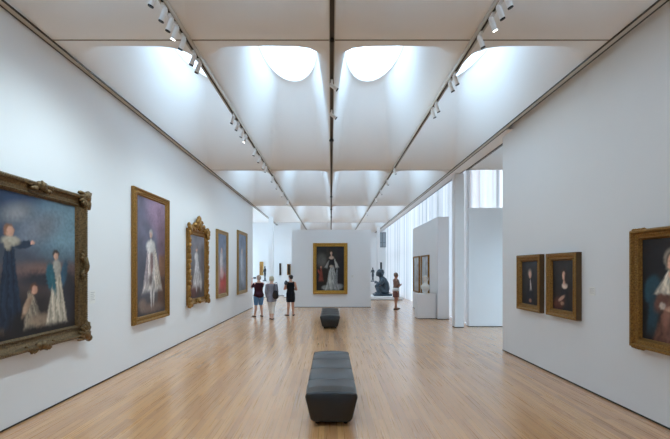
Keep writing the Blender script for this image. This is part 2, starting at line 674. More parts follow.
curtain('curtain', (4.45, 12.42), (4.45, 30.95), 0.015, 6.40, 'long white translucent curtain glowing with daylight behind the white pedestal and partition')
curtain('curtain', (4.45, 12.42), (6.2, 12.42), 0.015, 6.40, 'short white translucent curtain showing above the blank white partition beside the column', 'curtain_sheer')
b = bmesh.new()
for y in [12.8 + 1.55 * k for k in range(12)]:
    box(b, 4.72, 4.84, y - .03, y + .03, 0, 6.45)
box(b, 4.72, 4.84, 12.7, 31, 0, .08)
box(b, 4.72, 4.84, 12.7, 31, 2.9, 2.96)
box(b, 4.72, 4.84, 12.7, 31, 6.37, 6.45)
wf = struct('window_60', b, mat('mullion_grey', rgb(168, 172, 176), 0.4, 0.3))
obj('window_pane', newbox(4.77, 4.78, 12.7, 31, 0.08, 6.37), M['glass'], wf)
b = bmesh.new()
for x in (4.84, 5.4, 6.1):
    box(b, x - .03, x + .03, 12.66, 12.78, 0, 6.45)
box(b, 4.84, 6.1, 12.66, 12.78, 0, .08)
box(b, 4.84, 6.1, 12.66, 12.78, 6.37, 6.45)
wf = struct('window_61', b, M['track_body'])
obj('window_pane', newbox(4.84, 6.1, 12.71, 12.72, 0.08, 6.37), M['glass'], wf)
for (loc, rot, sx, sy) in (((5.0, 21.8, 3.2), (0, PI / 2, 0), 6.6, 18.4), ((5.5, 12.95, 3.2), (-PI / 2, 0, 0), 1.5, 6.6)):
    ld = bpy.data.lights.new('window_portal', 'AREA')
    ld.shape = 'RECTANGLE'
    ld.size, ld.size_y = sx, sy
    ld.cycles.is_portal = True
    lo = bpy.data.objects.new('window_portal', ld)
    COL.objects.link(lo)
    lo.location = loc
    lo.rotation_euler = rot

# ------------------------------------------------------------------ lighting tracks and spotlights
def track(x, label, wide=0.07, dark=0.034, body='track_body'):
    t = thing('lighting_track', label, 'lighting track', (x, 0, HC))
    for s in (-1, 1):
        xa, xb = sorted((s * dark / 2, s * wide / 2))
        obj('rail', newbox(xa, xb, YB0, 31, -.06, 0), M[body], t)
    obj('groove', newbox(-dark / 2, dark / 2, YB0, 31, -.045, 0), M['track_dark'], t)
    return t
XT = {'a': -TRK, 'm': 0.012, 'b': TRK}
track(XT['a'], 'long ceiling lighting track on the large portraits side, crowded with white spotlights')
track(XT['m'], 'dark ceiling lighting track running above the two benches', 0.075, 0.052)
track(XT['b'], 'long ceiling lighting track on the curtain and small portraits side')
JOIN = mat('track_joint', rgb(24, 22, 20), 0.5)

SPOT = None
def spotlight(x, y, aim, lit, label, group, watts=12.5):
    global SPOT
    aim = Vector(aim).normalized()
    key = (tuple(round(v, 3) for v in aim), lit)
    t = thing('track_spotlight', label, 'spotlight', (x, y, HC - .06), 0, group)
    if SPOT is None:
        SPOT = {}
    if key not in SPOT:
        d = {}
        b = newbox(-.016, .016, -.05, .05, -.03, 0.0, 0.004)
        d['adapter'] = (b, M['white_metal'])
        b = bmesh.new()
        cyl(b, (0, 0, -.025), (0, 0, -.062), .008, 10)
        d['stem'] = (b, M['white_metal'])
        c = Vector((0, 0, -.075))
        p0, p1 = c - aim * .035, c + aim * .095
        b = bmesh.new()
        tube(b, [p0 - aim * .006, p0, p0 + aim * .01, p1], [.020, .026, .028, .028], 20, cap=False)
        d['lamp_body'] = (b, M['white_metal'])
        b = bmesh.new()
        tube(b, [p1 - aim * .001, p1 + aim * .012], [.0285, .0285], 20, cap=False)
        d['bezel'] = (b, M['black'] if not lit else M['white_metal'])
        b = bmesh.new()
        tube(b, [p1 + aim * .010, p1 + aim * .0135], [.024, .024], 20, cap=False)
        d['lens'] = (b, M['lens_on'] if lit else M['black'])
        SPOT[key] = {}
        lb = None
        for k, (bm_, m_) in d.items():
            o = obj(k, bm_, m_, lb if k in ('bezel', 'lens') else t)
            lb = o if k == 'lamp_body' else lb
            SPOT[key][k] = o.data
    else:
        lb = None
        for k, me in SPOT[key].items():
            o = bpy.data.objects.new(k, me)
            COL.objects.link(o)
            o.parent = lb if k in ('bezel', 'lens') else t
            lb = o if k == 'lamp_body' else lb
    # wide beam added at every head to brighten the walls, dark lenses included
    ld = bpy.data.lights.new('added_wash_beam', 'SPOT')
    ld.energy = watts
    ld.color = (.72, .92, 1.02)
    ld.spot_size = math.radians(130)
    ld.spot_blend = 1.0
    ld.shadow_soft_size = .028
    lo = bpy.data.objects.new('added_wash_beam', ld)
    COL.objects.link(lo)
    lo.parent = t
    lo.location = Vector((0, 0, -.075)) + aim * .125
    lo.rotation_euler = aim.to_track_quat('-Z', 'Y').to_euler()
    return t

ORD = ['first', 'second', 'third', 'fourth', 'fifth', 'sixth', 'seventh', 'eighth', 'ninth', 'tenth', 'eleventh', 'twelfth',
       'thirteenth', 'fourteenth', 'fifteenth', 'sixteenth', 'seventeenth', 'eighteenth', 'nineteenth', 'twentieth']
LEFT_Y = [3.90, 4.14, 4.31, 4.455, 4.67, 5.03, 5.23, 7.06, 7.41, 7.8, 8.1, 9.08, 9.67, 10.3, 10.65, 11.85, 12.9, 14.3, 16.0]
for i, y in enumerate(LEFT_Y):
    lit = i in (3, 10)
    spotlight(XT['a'], y, (-.42, .10, -1), lit, '%s white spotlight from the camera on the track facing the large portraits%s' % (ORD[i], ', lit' if lit else ''), 'spotlights on the track by the large portraits')
RIGHT_Y = [3.92, 4.10, 4.29, 4.63, 5.57, 5.78, 6.54, 6.79, 10.87, 12.3, 13.9, 15.5, 19.2]
for i, y in enumerate(RIGHT_Y):
    lit = i in (2,)
    spotlight(XT['b'], y, (.45, .12, -1), lit, '%s white spotlight from the camera on the track nearer the curtains%s' % (ORD[i], ', lit' if lit else ''), 'spotlights on the track by the curtains', 0.6)
MID_Y = [5.8, 6.9]
for i, y in enumerate(MID_Y):
    spotlight(XT['m'], y, (1.1, .2, -.75), False, '%s spotlight on the dark track above the benches, tilted sideways' % (['nearer', 'farther'][i]), 'spotlights on the dark middle track')
for i, y in enumerate((4.75, 8.45, 15.1, 18.3, 21)):
    b = bmesh.new()
    cyl(b, (0, 0, -.03), (0, 0, 0.0), .055 if i else .03, 20, .045 if i else .03)
    cyl(b, (0, 0, -.045), (0, 0, -.03), .03 if i else .015, 16)
    o = obj('smoke_detector', b, JOIN)
    o.location = (XT['m'], y, HC - .06)
    tag(o, '%s small dark round detector under the middle ceiling track' % ORD[i] + ' counted from the camera', 'detector', 'detectors on the middle track')

# ------------------------------------------------------------------ pictures
def paint(me, w, h, base, shapes):
    c = coords(me)
    u = (c[:, 0] + w / 2) / w
    v = c[:, 2] / h
    # base: list of (v, rgb) stops + left/right tint
    vs = [s[0] for s in base]
    cols = np.stack([np.interp(v, vs, [lin(s[1][k]) for s in base]) for k in range(3)], 1)
    nz = np.array([noise.fractal(Vector((uu * 4, vv * 5 * h / w, w)), 0.9, 2.1, 5) for uu, vv in zip(u, v)])
    nf = np.array([noise.noise(Vector((uu * 30 * w, vv * 30 * h, 3.3))) for uu, vv in zip(u, v)])
    cols *= (1 + .28 * nz)[:, None]
    asp = h / w
    for s in shapes:
        kind, cx, cy, rx, ry, rot, col, soft = s
        dx = (u - cx) + .012 * nf
        dy = (v - cy) * asp + .012 * nf
        ca, sa = math.cos(rot), math.sin(rot)
        a = (dx * ca + dy * sa) / rx
        bb = (-dx * sa + dy * ca) / (ry * asp)
        if kind == 'e':
            d = np.sqrt(a * a + bb * bb)
        elif kind == 'b':
            d = np.maximum(np.abs(a), np.abs(bb))
        else:   # 't' wedge: wider toward the bottom; 'f' the same as cloth with folds
            d = np.maximum(np.abs(a) / np.clip(.62 - .38 * bb, .05, 2), np.abs(bb))
        k = np.clip((1 + soft - d) / (2 * soft), 0, 1)
        k = k * k * (3 - 2 * k)
        cc = np.array([lin(x) for x in col])[None, :] * (1 + .25 * nz + .22 * nf + .18 * (-(dx) / rx).clip(-1, 1))[:, None]
        if kind == 'f':
            w_ = a / np.clip(.62 - .38 * bb, .05, 2)
            cc = cc * (1 + .30 * np.sin(w_ * 9 + 2.2 * bb + 3 * nz) + .16 * np.sin(w_ * 21 - 3 * bb + 4 * nz))[:, None]
        cols = cols * (1 - k[:, None]) + cc * k[:, None]
    set_colors(me, np.clip(cols, 0.002, 1))

def sweep_frame(bm, w, h, prof):
    """Mitred moulding; prof = [(inset from outer edge, protrusion)] closed loop. Local: x across, z up, wall at y=0, front toward -y."""
    loops = []
    for ins, d in prof:
        loops.append([bm.verts.new(p) for p in ((-w / 2 + ins, -d, ins), (w / 2 - ins, -d, ins), (w / 2 - ins, -d, h - ins), (-w / 2 + ins, -d, h - ins))])
    n = len(loops)
    for i in range(n):
        a, c = loops[i], loops[(i + 1) % n]
        for k in range(4):
            bm.faces.new((a[k], a[(k + 1) % 4], c[(k + 1) % 4], c[k]))

def profile(kind, mw, d):
    if kind == 'box':
        return [(0, .0), (0, d), (mw * .28, d), (mw * .36, d * .80), (mw * .62, d * .72), (mw * .72, d * .84), (mw * .80, d * .84), (mw, d * .35), (mw, 0)]
    if kind == 'scoop':
        return [(0, 0), (0, d * .55), (mw * .06, d * .8), (mw * .16, d), (mw * .28, d * .96), (mw * .36, d * .72), (mw * .55, d * .55), (mw * .74, d * .5), (mw * .8, d * .62), (mw * .88, d * .6), (mw, d * .28), (mw, 0)]
    return [(0, 0), (0, d * .6), (mw * .12, d), (mw * .3, d), (mw * .42, d * .7), (mw * .75, d * .6), (mw * .85, d * .7), (mw, d * .3), (mw, 0)]

def beads(bm, w, h, ins, d, r, step, sub=1):
    def line(p0, p1):
        p0, p1 = Vector(p0), Vector(p1)
        n = max(1, int((p1 - p0).length / step))
        for i in range(n):
            ball(bm, p0.lerp(p1, (i + .5) / n), (r, r * .8, r), sub=sub)
    line((-w / 2 + ins, -d, ins), (w / 2 - ins, -d, ins))
    line((-w / 2 + ins, -d, h - ins), (w / 2 - ins, -d, h - ins))
    line((-w / 2 + ins, -d, ins), (-w / 2 + ins, -d, h - ins))
    line((w / 2 - ins, -d, ins), (w / 2 - ins, -d, h - ins))

def scroll_cluster(bm, c, sx, sz, d, n, seed, axis='h'):
    """A carved leaf-and-scroll cluster, mirror symmetric about its centre."""
    rnd = random.Random(seed)
    c = Vector(c)
    ball(bm, c + Vector((0, -d * .25, 0)), (sx * .22, d * .8, sz * .5), sub=2, jag=.35)
    for i in range(n):
        t = (i + 1) / n
        for s in (-1, 1):
            if axis == 'h':
                p = Vector((s * sx * t * .92, -d * .1 * rnd.random(), sz * (.55 * math.sin(t * 5 + seed) * (1 - t * .6))))
                rot = Matrix.Rotation(s * (.9 - t * .8), 3, 'Y')
            else:
                p = Vector((sx * (.55 * math.sin(t * 5 + seed) * (1 - t * .6)), -d * .1 * rnd.random(), s * sz * t * .92))
                rot = Matrix.Rotation(s * (.5 + t * .8), 3, 'Y')
            k = (1 - .55 * t)
            ball(bm, c + p, ((sx if axis == 'h' else sz) * .26 * k, d * .55 * k, min(sx, sz) * .34 * k), rot, sub=2, jag=.4)

def leaf_corner(bm, c, s, d, sx, sz, seed):
    """Carved corner: leaves fanning out from the mitre. sx, sz = direction of the outside corner."""
    c = Vector(c)
    ball(bm, c + Vector((-sx * s * .2, -d * .3, -sz * s * .2)), (s * .34, d * .7, s * .34), sub=2, jag=.4)
    for k in range(7):
        a = k / 6 * PI / 2
        for q, sc_ in ((-1, 1.0),):
            v = Vector((-sx * math.cos(a), 0, -sz * math.sin(a)))
            p = c + v * s * .62 + Vector((0, -d * .2, 0))
            ang = math.atan2(v.z, v.x)
            ball(bm, p, (s * .34, d * .5, s * .11), Matrix.Rotation(-ang, 3, 'Y'), sub=2, jag=.4)
    ball(bm, c + Vector((sx * s * .02, -d * .25, sz * s * .02)), (s * .2, d * .6, s * .2), sub=2, jag=.5)

def picture(label, loc, rotz, w, h, mw, d, kind, gm, base, shapes, res=90, deco=None, group=None, name='framed_picture'):
    t = thing(name, label, 'painting', loc, rotz, group)
    b = bmesh.new()
    sweep_frame(b, w, h, profile(kind, mw, d))
    if deco and 'beads' in deco:
        ins, r, step = deco['beads']
        beads(b, w, h, mw * ins, d * .66, r, step)
    if deco and 'rim' in deco:
        ins, r, step = deco['rim']
        beads(b, w, h, mw * ins, d * .97, r, step)
    fr = obj('frame', b, gm, t)
    if kind == 'box' and mw > .1:
        b = bmesh.new()
        for xa, xb, za, zb in ((-w / 2 - .006, -w / 2, 0, h), (w / 2, w / 2 + .006, 0, h), (-w / 2 - .006, w / 2 + .006, -.006, 0), (-w / 2 - .006, w / 2 + .006, h, h + .006)):
            box(b, xa, xb, -d * .9, 0, za, zb)
        obj('frame_side', b, M['frame_side'], t)
    if deco:
        for fn in deco.get('fns', []):
            fn(fr)
    cw, ch = w - 2 * mw + .02, h - 2 * mw + .02
    b = bmesh.new()
    nx, nz = int(res * min(1, cw / ch)), int(res * min(1, ch / cw))
    bmesh.ops.create_grid(b, x_segments=max(nx, 6), y_segments=max(nz, 6), size=0.5)
    for v in b.verts:
        v.co = Vector((v.co.x * cw, 0, (v.co.y + .5) * ch))
    fs = b.faces[:]
    bmesh.ops.recalc_face_normals(b, faces=fs)
    o = obj('canvas', b, M['canvas'], t)
    o.location = (0, -d * .33, mw - .01)
    paint(o.data, cw, ch, base, shapes)
    obj('backing_board', newbox(-w / 2 + mw * .5, w / 2 - mw * .5, -d * .2, -.001, mw * .5, h - mw * .5), M['frame_dark'], t)
    return t

LW, RW = PI / 2, -PI / 2
E = 'e'

# --- large group picture on the left wall
def deco_large(t):
    w, h, mw, d = 1.77, 2.03, .19, .12
    for sx in (-1, 1):
        for sz in (-1, 1):
            b = bmesh.new()
            leaf_corner(b, (sx * (w / 2 + .01), -d * .75, (h if sz > 0 else 0) + sz * .015), .24, .075, sx, sz, 3)
            obj('corner_ornament', b, M['gilt_old'], t, True)
    for sz in (0, 1):
        b = bmesh.new()
        scroll_cluster(b, (0, -d * .75, h - .045 if sz else .045), .24, .13, .075, 5, 2)
        obj('centre_ornament', b, M['gilt_old'], t, True)
    for sx in (-1, 1):
        b = bmesh.new()
        scroll_cluster(b, (sx * (w / 2 - .055), -d * .75, h / 2), .11, .26, .07, 5, 2, 'v')
        obj('centre_ornament', b, M['gilt_old'], t, True)
picture('very large dark group portrait in a carved old gilt frame with corner ornaments', (XL, 4.68, .82), LW, 1.77, 2.03, .19, .12, 'scoop', M['gilt_old'],
        [(0, (34, 28, 27)), (.25, (50, 42, 42)), (.42, (88, 76, 76)), (.55, (76, 80, 90)), (.8, (50, 68, 94)), (1, (40, 56, 84))],
        [(E, .85, .80, .35, .22, 0, (108, 134, 146), .6), (E, .55, .78, .25, .1, .4, (112, 116, 124), .8), (E, .3, .86, .16, .06, .3, (122, 122, 124), .9),
         (E, .70, .47, .4, .05, 0, (124, 96, 88), .8), (E, .62, .40, .3, .05, 0, (48, 48, 56), .6), (E, .9, .28, .14, .18, 0, (42, 40, 46), .6),
         ('f', .07, .32, .095, .26, 0, (104, 86, 74), .15), (E, .07, .60, .05, .04, 0, (166, 118, 98), .2), (E, .06, .63, .055, .03, 0, (120, 84, 60), .35),
         (E, .36, .645, .10, .028, .18, (34, 46, 64), .2), (E, .46, .665, .022, .016, 0, (192, 144, 124), .3),
         ('f', .22, .38, .135, .30, 0, (32, 44, 62), .12), (E, .215, .735, .052, .044, 0, (132, 90, 66), .3), (E, .228, .728, .036, .036, 0, (196, 148, 124), .25), (E, .235, .665, .085, .032, 0, (178, 168, 150), .4), (E, .20, .64, .03, .04, .5, (164, 152, 134), .4),
         (E, .36, .1, .14, .08, 0, (30, 27, 27), .5), ('f', .45, .19, .10, .12, .15, (150, 136, 118), .25), (E, .475, .335, .045, .042, 0, (98, 66, 50), .3), (E, .48, .325, .032, .032, 0, (198, 148, 124), .25), (E, .56, .10, .14, .045, 0, (146, 124, 104), .5), (E, .40, .22, .03, .08, -.5, (170, 140, 116), .4),
         (E, .66, .42, .045, .10, .1, (42, 92, 106), .3), (E, .84, .44, .045, .11, -.25, (54, 84, 102), .35), ('f', .75, .27, .135, .21, 0, (176, 164, 146), .14), (E, .745, .48, .055, .07, 0, (166, 158, 146), .25), (E, .70, .40, .03, .12, .2, (48, 98, 110), .35), (E, .735, .592, .042, .036, 0, (62, 52, 48), .3), (E, .738, .575, .028, .028, 0, (196, 154, 132), .25)],
        130, {'rim': (.17, .012, .03), 'beads': (.84, .010, .026), 'fns': [deco_large]})

# --- tall robed portrait
picture('tall full-length portrait of a figure in pale robes in a plain gilt frame', (XL, 7.715, .76), LW, 1.49, 2.54, .135, .085, 'ogee', M['gilt'],
        [(0, (62, 54, 52)), (.12, (80, 74, 74)), (.3, (92, 90, 98)), (.6, (104, 104, 120)), (1, (116, 110, 130))],
        [(E, .75, .88, .4, .16, -.5, (150, 124, 146), .6), (E, .88, .62, .18, .25, .1, (110, 86, 98), .6), ('b', .88, .42, .12, .1, 0, (122, 86, 66), .3), ('b', .86, .18, .14, .14, 0, (84, 58, 46), .3),
         (E, .25, .30, .2, .2, 0, (80, 80, 90), .8), (E, .55, .06, .3, .04, 0, (124, 102, 92), .6), (E, .2, .09, .12, .05, 0, (128, 110, 100), .5),
         (E, .48, .18, .032, .12, .05, (198, 190, 186), .25), (E, .57, .17, .028, .10, -.05, (186, 180, 174), .25),
         ('f', .52, .41, .32, .20, .03, (196, 186, 180), .18), ('f', .68, .40, .11, .17, .2, (192, 178, 164), .3), ('f', .34, .42, .07, .15, -.12, (158, 144, 146), .3), (E, .50, .46, .05, .13, 0, (132, 104, 100), .45), (E, .47, .59, .15, .055, .1, (206, 200, 196), .3), (E, .46, .30, .05, .05, 0, (118, 100, 98), .5),
         (E, .475, .705, .062, .034, 0, (178, 172, 170), .3), (E, .472, .692, .042, .028, 0, (204, 166, 148), .25), (E, .48, .64, .03, .02, 0, (210, 202, 196), .4)],
        120, {'beads': (.58, .014, .034), 'rim': (.2, .010, .024)})

# --- ornate crested portrait
def deco_crest(t):
    w, h, mw, d = 1.43, 1.95, .15, .10
    b = bmesh.new()
    rnd = random.Random(5)
    scroll_cluster(b, (0, -d * .8, h + .10), .34, .26, .08, 6, 1)
    for s in (-1, 1):
        for k in range(9):
            t_ = k / 8
            x = s * (.08 + .56 * t_)
            z = h + .24 * (1 - t_) ** 1.3 - .02 + .05 * math.sin(k * 2.1)
            ball(b, (x, -d * .8 - .02 * rnd.random(), z), (.075, .05, .05), Matrix.Rotation(s * rnd.uniform(.2, 1.2), 3, 'Y'), 2, .5)
    ball(b, (0, -d * .85, h + .29), (.10, .06, .10), sub=2, jag=.4)
    obj('crest', b, M['gilt'], t, True)
    for sx in (-1, 1):
        for sz in (0, 1):
            b = bmesh.new()
            leaf_corner(b, (sx * (w / 2 + .03), -d * .8, (h + .02) if sz else -.015), .24, .08, sx, 1 if sz else -1, 4)
            if sz:
                ball(b, (sx * (w / 2 + .0), -d * .8, h + .07), (.05, .045, .075), sub=2, jag=.5)
            obj('corner_ornament', b, M['gilt'], t, True)
        b = bmesh.new()
        for k in range(11):
            ball(b, (sx * (w / 2 - .02 + .02 * math.sin(k * 1.7)), -d * .8, .3 + k * (h - .6) / 10), (.05, .05, .085), Matrix.Rotation(.4 * math.sin(k * 2.2), 3, 'Y'), 2, .5)
        obj('carved_border', b, M['gilt'], t, True)
    b = bmesh.new()
    scroll_cluster(b, (0, -d * .8, .05), .3, .12, .07, 5, 6)
    obj('centre_ornament', b, M['gilt'], t, True)
picture('full-length portrait in an ornate gilt frame topped by a carved crest', (XL, 10.33, .87), LW, 1.43, 1.95, .15, .10, 'scoop', M['gilt'],
        [(0, (66, 50, 46)), (.15, (84, 70, 66)), (.4, (104, 100, 104)), (1, (122, 120, 128))],
        [(E, .3, .15, .3, .1, 0, (98, 54, 48), .6), ('f', .48, .42, .27, .23, 0, (186, 182, 184), .25), (E, .44, .66, .12, .07, .2, (196, 192, 192), .3), (E, .46, .78, .06, .04, 0, (196, 156, 138), .2), (E, .46, .81, .07, .03, 0, (120, 112, 110), .3),
         (E, .45, .22, .06, .12, 0, (176, 170, 170), .3), (E, .75, .28, .08, .16, 0, (176, 170, 166), .4), (E, .85, .6, .14, .25, 0, (92, 84, 88), .6)],
        80, {'fns': [deco_crest]})

picture('portrait with a red lower half in a plain gilt frame, beyond the crested frame', (XL, 12.71, .85), LW, 1.25, 2.2, .13, .075, 'ogee', M['gilt_pale'],
        [(0, (150, 86, 72)), (.2, (160, 84, 78)), (.38, (140, 120, 130)), (.6, (128, 134, 150)), (1, (112, 126, 152))],
        [(E, .6, .2, .35, .14, 0, (176, 70, 66), .5), (E, .45, .52, .18, .2, 0, (196, 190, 192), .4), (E, .45, .72, .09, .05, 0, (206, 176, 164), .3), (E, .15, .3, .15, .2, 0, (172, 140, 130), .6), (E, .5, .35, .2, .1, .3, (200, 168, 166), .5)],
        70, {'rim': (.2, .010, .03)})
picture('pale grey-blue full-length portrait in a gilt frame, nearest the group of visitors', (XL, 15.58, .79), LW, 1.6, 2.5, .13, .075, 'ogee', M['gilt_pale'],
        [(0, (110, 112, 116)), (.3, (128, 136, 146)), (1, (118, 132, 156))],
        [(E, .5, .45, .18, .26, 0, (172, 178, 188), .5), (E, .48, .7, .08, .05, 0, (188, 176, 172), .3), (E, .6, .3, .2, .2, .2, (156, 162, 174), .6)],
        70, {'rim': (.2, .010, .03)})

# --- end partition portrait
picture('bright gilt framed portrait of a woman in a silver dress on the end partition', (-.035, 17.86, .62), 0, 1.6, 2.36, .165, .10, 'ogee', M['gilt_bright'],
        [(0, (36, 30, 26)), (.3, (40, 34, 30)), (1, (44, 42, 40))],
        [(E, .2, .68, .18, .14, 0, (92, 90, 84), .6), (E, .85, .6, .12, .5, 0, (38, 32, 34), .5), ('b', .42, .82, .05, .2, 0, (56, 50, 46), .5),
         ('f', .17, .37, .085, .15, 0, (126, 62, 52), .25), (E, .17, .53, .035, .026, 0, (176, 128, 106), .25), (E, .1, .42, .03, .06, .4, (140, 66, 56), .3),
         (E, .34, .07, .14, .05, 0, (128, 130, 128), .4), (E, .80, .09, .15, .06, .2, (126, 130, 132), .4), ('f', .57, .29, .24, .27, 0, (156, 158, 156), .15), ('f', .72, .32, .07, .22, -.1, (120, 124, 126), .4), (E, .5, .22, .05, .17, .1, (186, 186, 180), .6),
         (E, .54, .66, .12, .10, 0, (28, 24, 26), .25), ('f', .70, .62, .06, .10, .3, (176, 174, 168), .3), ('f', .40, .60, .055, .09, -.4, (136, 136, 132), .3), (E, .54, .55, .06, .03, 0, (176, 160, 144), .4), (E, .55, .745, .085, .035, 0, (192, 166, 148), .35), (E, .53, .87, .06, .045, 0, (58, 42, 34), .3), (E, .535, .845, .036, .034, 0, (204, 166, 144), .25), (E, .54, .79, .025, .025, 0, (196, 158, 138), .4)],
        110, {'beads': (.58, .018, .062), 'rim': (.2, .014, .05)})

# --- right wall
picture('small dark portrait of a man in a deep gilt frame, farther of the pair', (XR, 7.245, 1.01), RW, .84, 1.04, .115, .09, 'box', M['gilt'],
        [(0, (28, 22, 20)), (.5, (44, 42, 44)), (1, (56, 58, 64))],
        [('f', .5, .22, .38, .26, 0, (24, 24, 30), .2), ('t', .52, .46, .06, .12, .1, (186, 180, 176), .35), (E, .48, .72, .11, .095, 0, (138, 128, 120), .35), (E, .49, .685, .075, .085, 0, (208, 166, 144), .25), (E, .5, .1, .07, .04, 0, (150, 110, 92), .5)],
        90, {'rim': (.14, .006, .02)})
picture('small dark portrait of a seated woman in a deep gilt frame, nearer of the pair', (XR, 6.215, 1.015), RW, .81, 1.03, .115, .09, 'box', M['gilt'],
        [(0, (48, 30, 24)), (.5, (36, 32, 32)), (1, (58, 56, 58))],
        [('f', .56, .22, .38, .28, 0, (30, 27, 30), .2), (E, .3, .13, .24, .12, .3, (88, 48, 36), .5), (E, .56, .49, .12, .06, 0, (206, 184, 168), .35), (E, .54, .57, .05, .06, 0, (204, 162, 140), .4),
         (E, .54, .72, .12, .12, 0, (60, 44, 36), .3), (E, .52, .685, .072, .085, 0, (214, 172, 148), .25), (E, .60, .62, .04, .10, .2, (58, 42, 34), .5), (E, .42, .24, .16, .035, .5, (180, 140, 118), .4), (E, .45, .14, .08, .035, 0, (150, 112, 90), .5)],
        90, {'rim': (.14, .006, .02)})
def deco_right(t):
    w, h, mw, d = 1.2, 1.43, .13, .11
    for sx in (-1, 1):
        for sz in (0, 1):
            b = bmesh.new()
            for k in range(5):
                ball(b, (sx * (w / 2 - .005), -d * .6, (h - .04 - k * .035) if sz else (.04 + k * .035)), (.02, .03, .022), sub=2, jag=.4)
                ball(b, (sx * (w / 2 - .04 - k * .035), -d * .6, h - .005 if sz else .005), (.022, .03, .02), sub=2, jag=.4)
            obj('corner_ornament', b, M['gilt'], t, True)
picture('large portrait of a seated woman in a brown dress and white shawl, gilt frame', (XR, 4.155, .84), RW, 1.2, 1.43, .13, .11, 'ogee', M['gilt'],
        [(0, (26, 22, 22)), (.5, (30, 28, 32)), (1, (34, 34, 38))],
        [(E, .16, .50, .12, .14, -.2, (40, 76, 90), .25), ('b', .17, .28, .07, .2, -.1, (34, 62, 74), .4),
         ('f', .46, .22, .32, .30, 0, (104, 68, 56), .15), (E, .38, .34, .05, .2, -.2, (138, 94, 78), .6), (E, .30, .42, .08, .14, -.5, (110, 72, 60), .4),
         ('f', .44, .58, .24, .115, 0, (206, 196, 180), .18), (E, .45, .53, .05, .06, 0, (120, 84, 70), .5), (E, .45, .66, .07, .06, 0, (206, 168, 146), .35),
         (E, .42, .79, .10, .105, 0, (146, 136, 124), .25), (E, .425, .775, .074, .088, 0, (62, 46, 40), .25), (E, .43, .765, .064, .080, 0, (212, 168, 142), .2), (E, .47, .75, .03, .06, 0, (184, 136, 112), .6),
         (E, .30, .35, .045, .035, .4, (206, 190, 176), .35), (E, .44, .33, .09, .03, .15, (196, 152, 130), .4), (E, .52, .36, .05, .03, .2, (206, 190, 176), .4),
         (E, .408, .778, .012, .008, 0, (56, 42, 38), .5), (E, .448, .778, .012, .008, 0, (56, 42, 38), .5), (E, .43, .757, .008, .018, 0, (186, 134, 112), .6), (E, .43, .722, .020, .007, 0, (164, 90, 80), .5)],
        120, {'beads': (.55, .012, .03), 'rim': (.2, .008, .022), 'fns': [deco_right]})

# --- pictures on the right-hand partition
picture('grey-blue picture in a thin gilt frame on the partition, farther from the column', (XR, 16.88, .77), RW, 1.12, 1.56, .055, .07, 'box', M['gilt'],
        [(0, (184, 188, 188)), (1, (196, 204, 210))], [(E, .5, .5, .25, .25, 0, (176, 180, 180), .7)], 40)
picture('grey-blue picture in a thin gilt frame directly behind the marble bust', (XR, 15.36, .77), RW, 1.18, 1.56, .055, .07, 'box', M['gilt'],
        [(0, (178, 184, 186)), (1, (190, 200, 206))], [(E, .5, .45, .25, .25, 0, (170, 176, 178), .7)], 40)
# --- pictures in the rooms beyond
DARKP = [(0, (40, 32, 28)), (1, (60, 48, 40))]
picture('narrow upright gilded picture on the far wall, above the visitor in maroon', (-4.62, 25.6, 1.35), 0, .24, .9, .05, .06, 'box', M['gilt_bright'], [(0, (170, 130, 70)), (1, (190, 150, 84))], [(E, .5, .5, .3, .3, 0, (150, 100, 60), .5)], 24)
picture('narrow dark upright picture on the bare far wall between the visitors', (-3.37, 25.6, 1.35), 0, .12, .8, .02, .05, 'box', M['frame_dark'], DARKP, [], 16)
picture('small upright picture with a gilt edge beside the end partition', (-2.62, 24.0, 1.40), 0, .22, .68, .05, .06, 'box', M['gilt'], DARKP, [], 20)
picture('thin dark upright picture closest to the edge of the end partition', (-2.40, 24.0, 1.40), 0, .08, .52, .015, .05, 'box', M['frame_dark'], DARKP, [], 16)
picture('tall dark hanging panel on the end wall, seen past the pale far column', (4.02, 31.0, 1.5), 0, .16, .8, .02, .05, 'box', M['frame_dark'], [(0, (40, 42, 46)), (1, (58, 62, 68))], [], 16)

# --- wall labels
def wall_label(loc, rotz, w, h, label):
    t = thing('wall_label', label, 'label', loc, rotz)
    obj('card', newbox(-w / 2, w / 2, -.006, 0, 0, h, .001), M['label'], t)
    b = bmesh.new()
    for k in range(5):
        z = h * (.82 - k * .14)
        box(b, -w * .38, w * (.36 if k % 2 == 0 else .2), -.0068, -.006, z, z + h * .04)
    obj('printed_lines', b, M['ink'], t)
wall_label((XL, 5.84, 1.27), LW, .13, .2, 'small white label card beside the very large group portrait')
wall_label((XR, 5.57, 1.41), RW, .13, .12, 'small white label card beside the nearer small portrait')
wall_label((1.0, 17.86, 1.36), 0, .13, .14, 'small white label card beside the silver dress portrait')

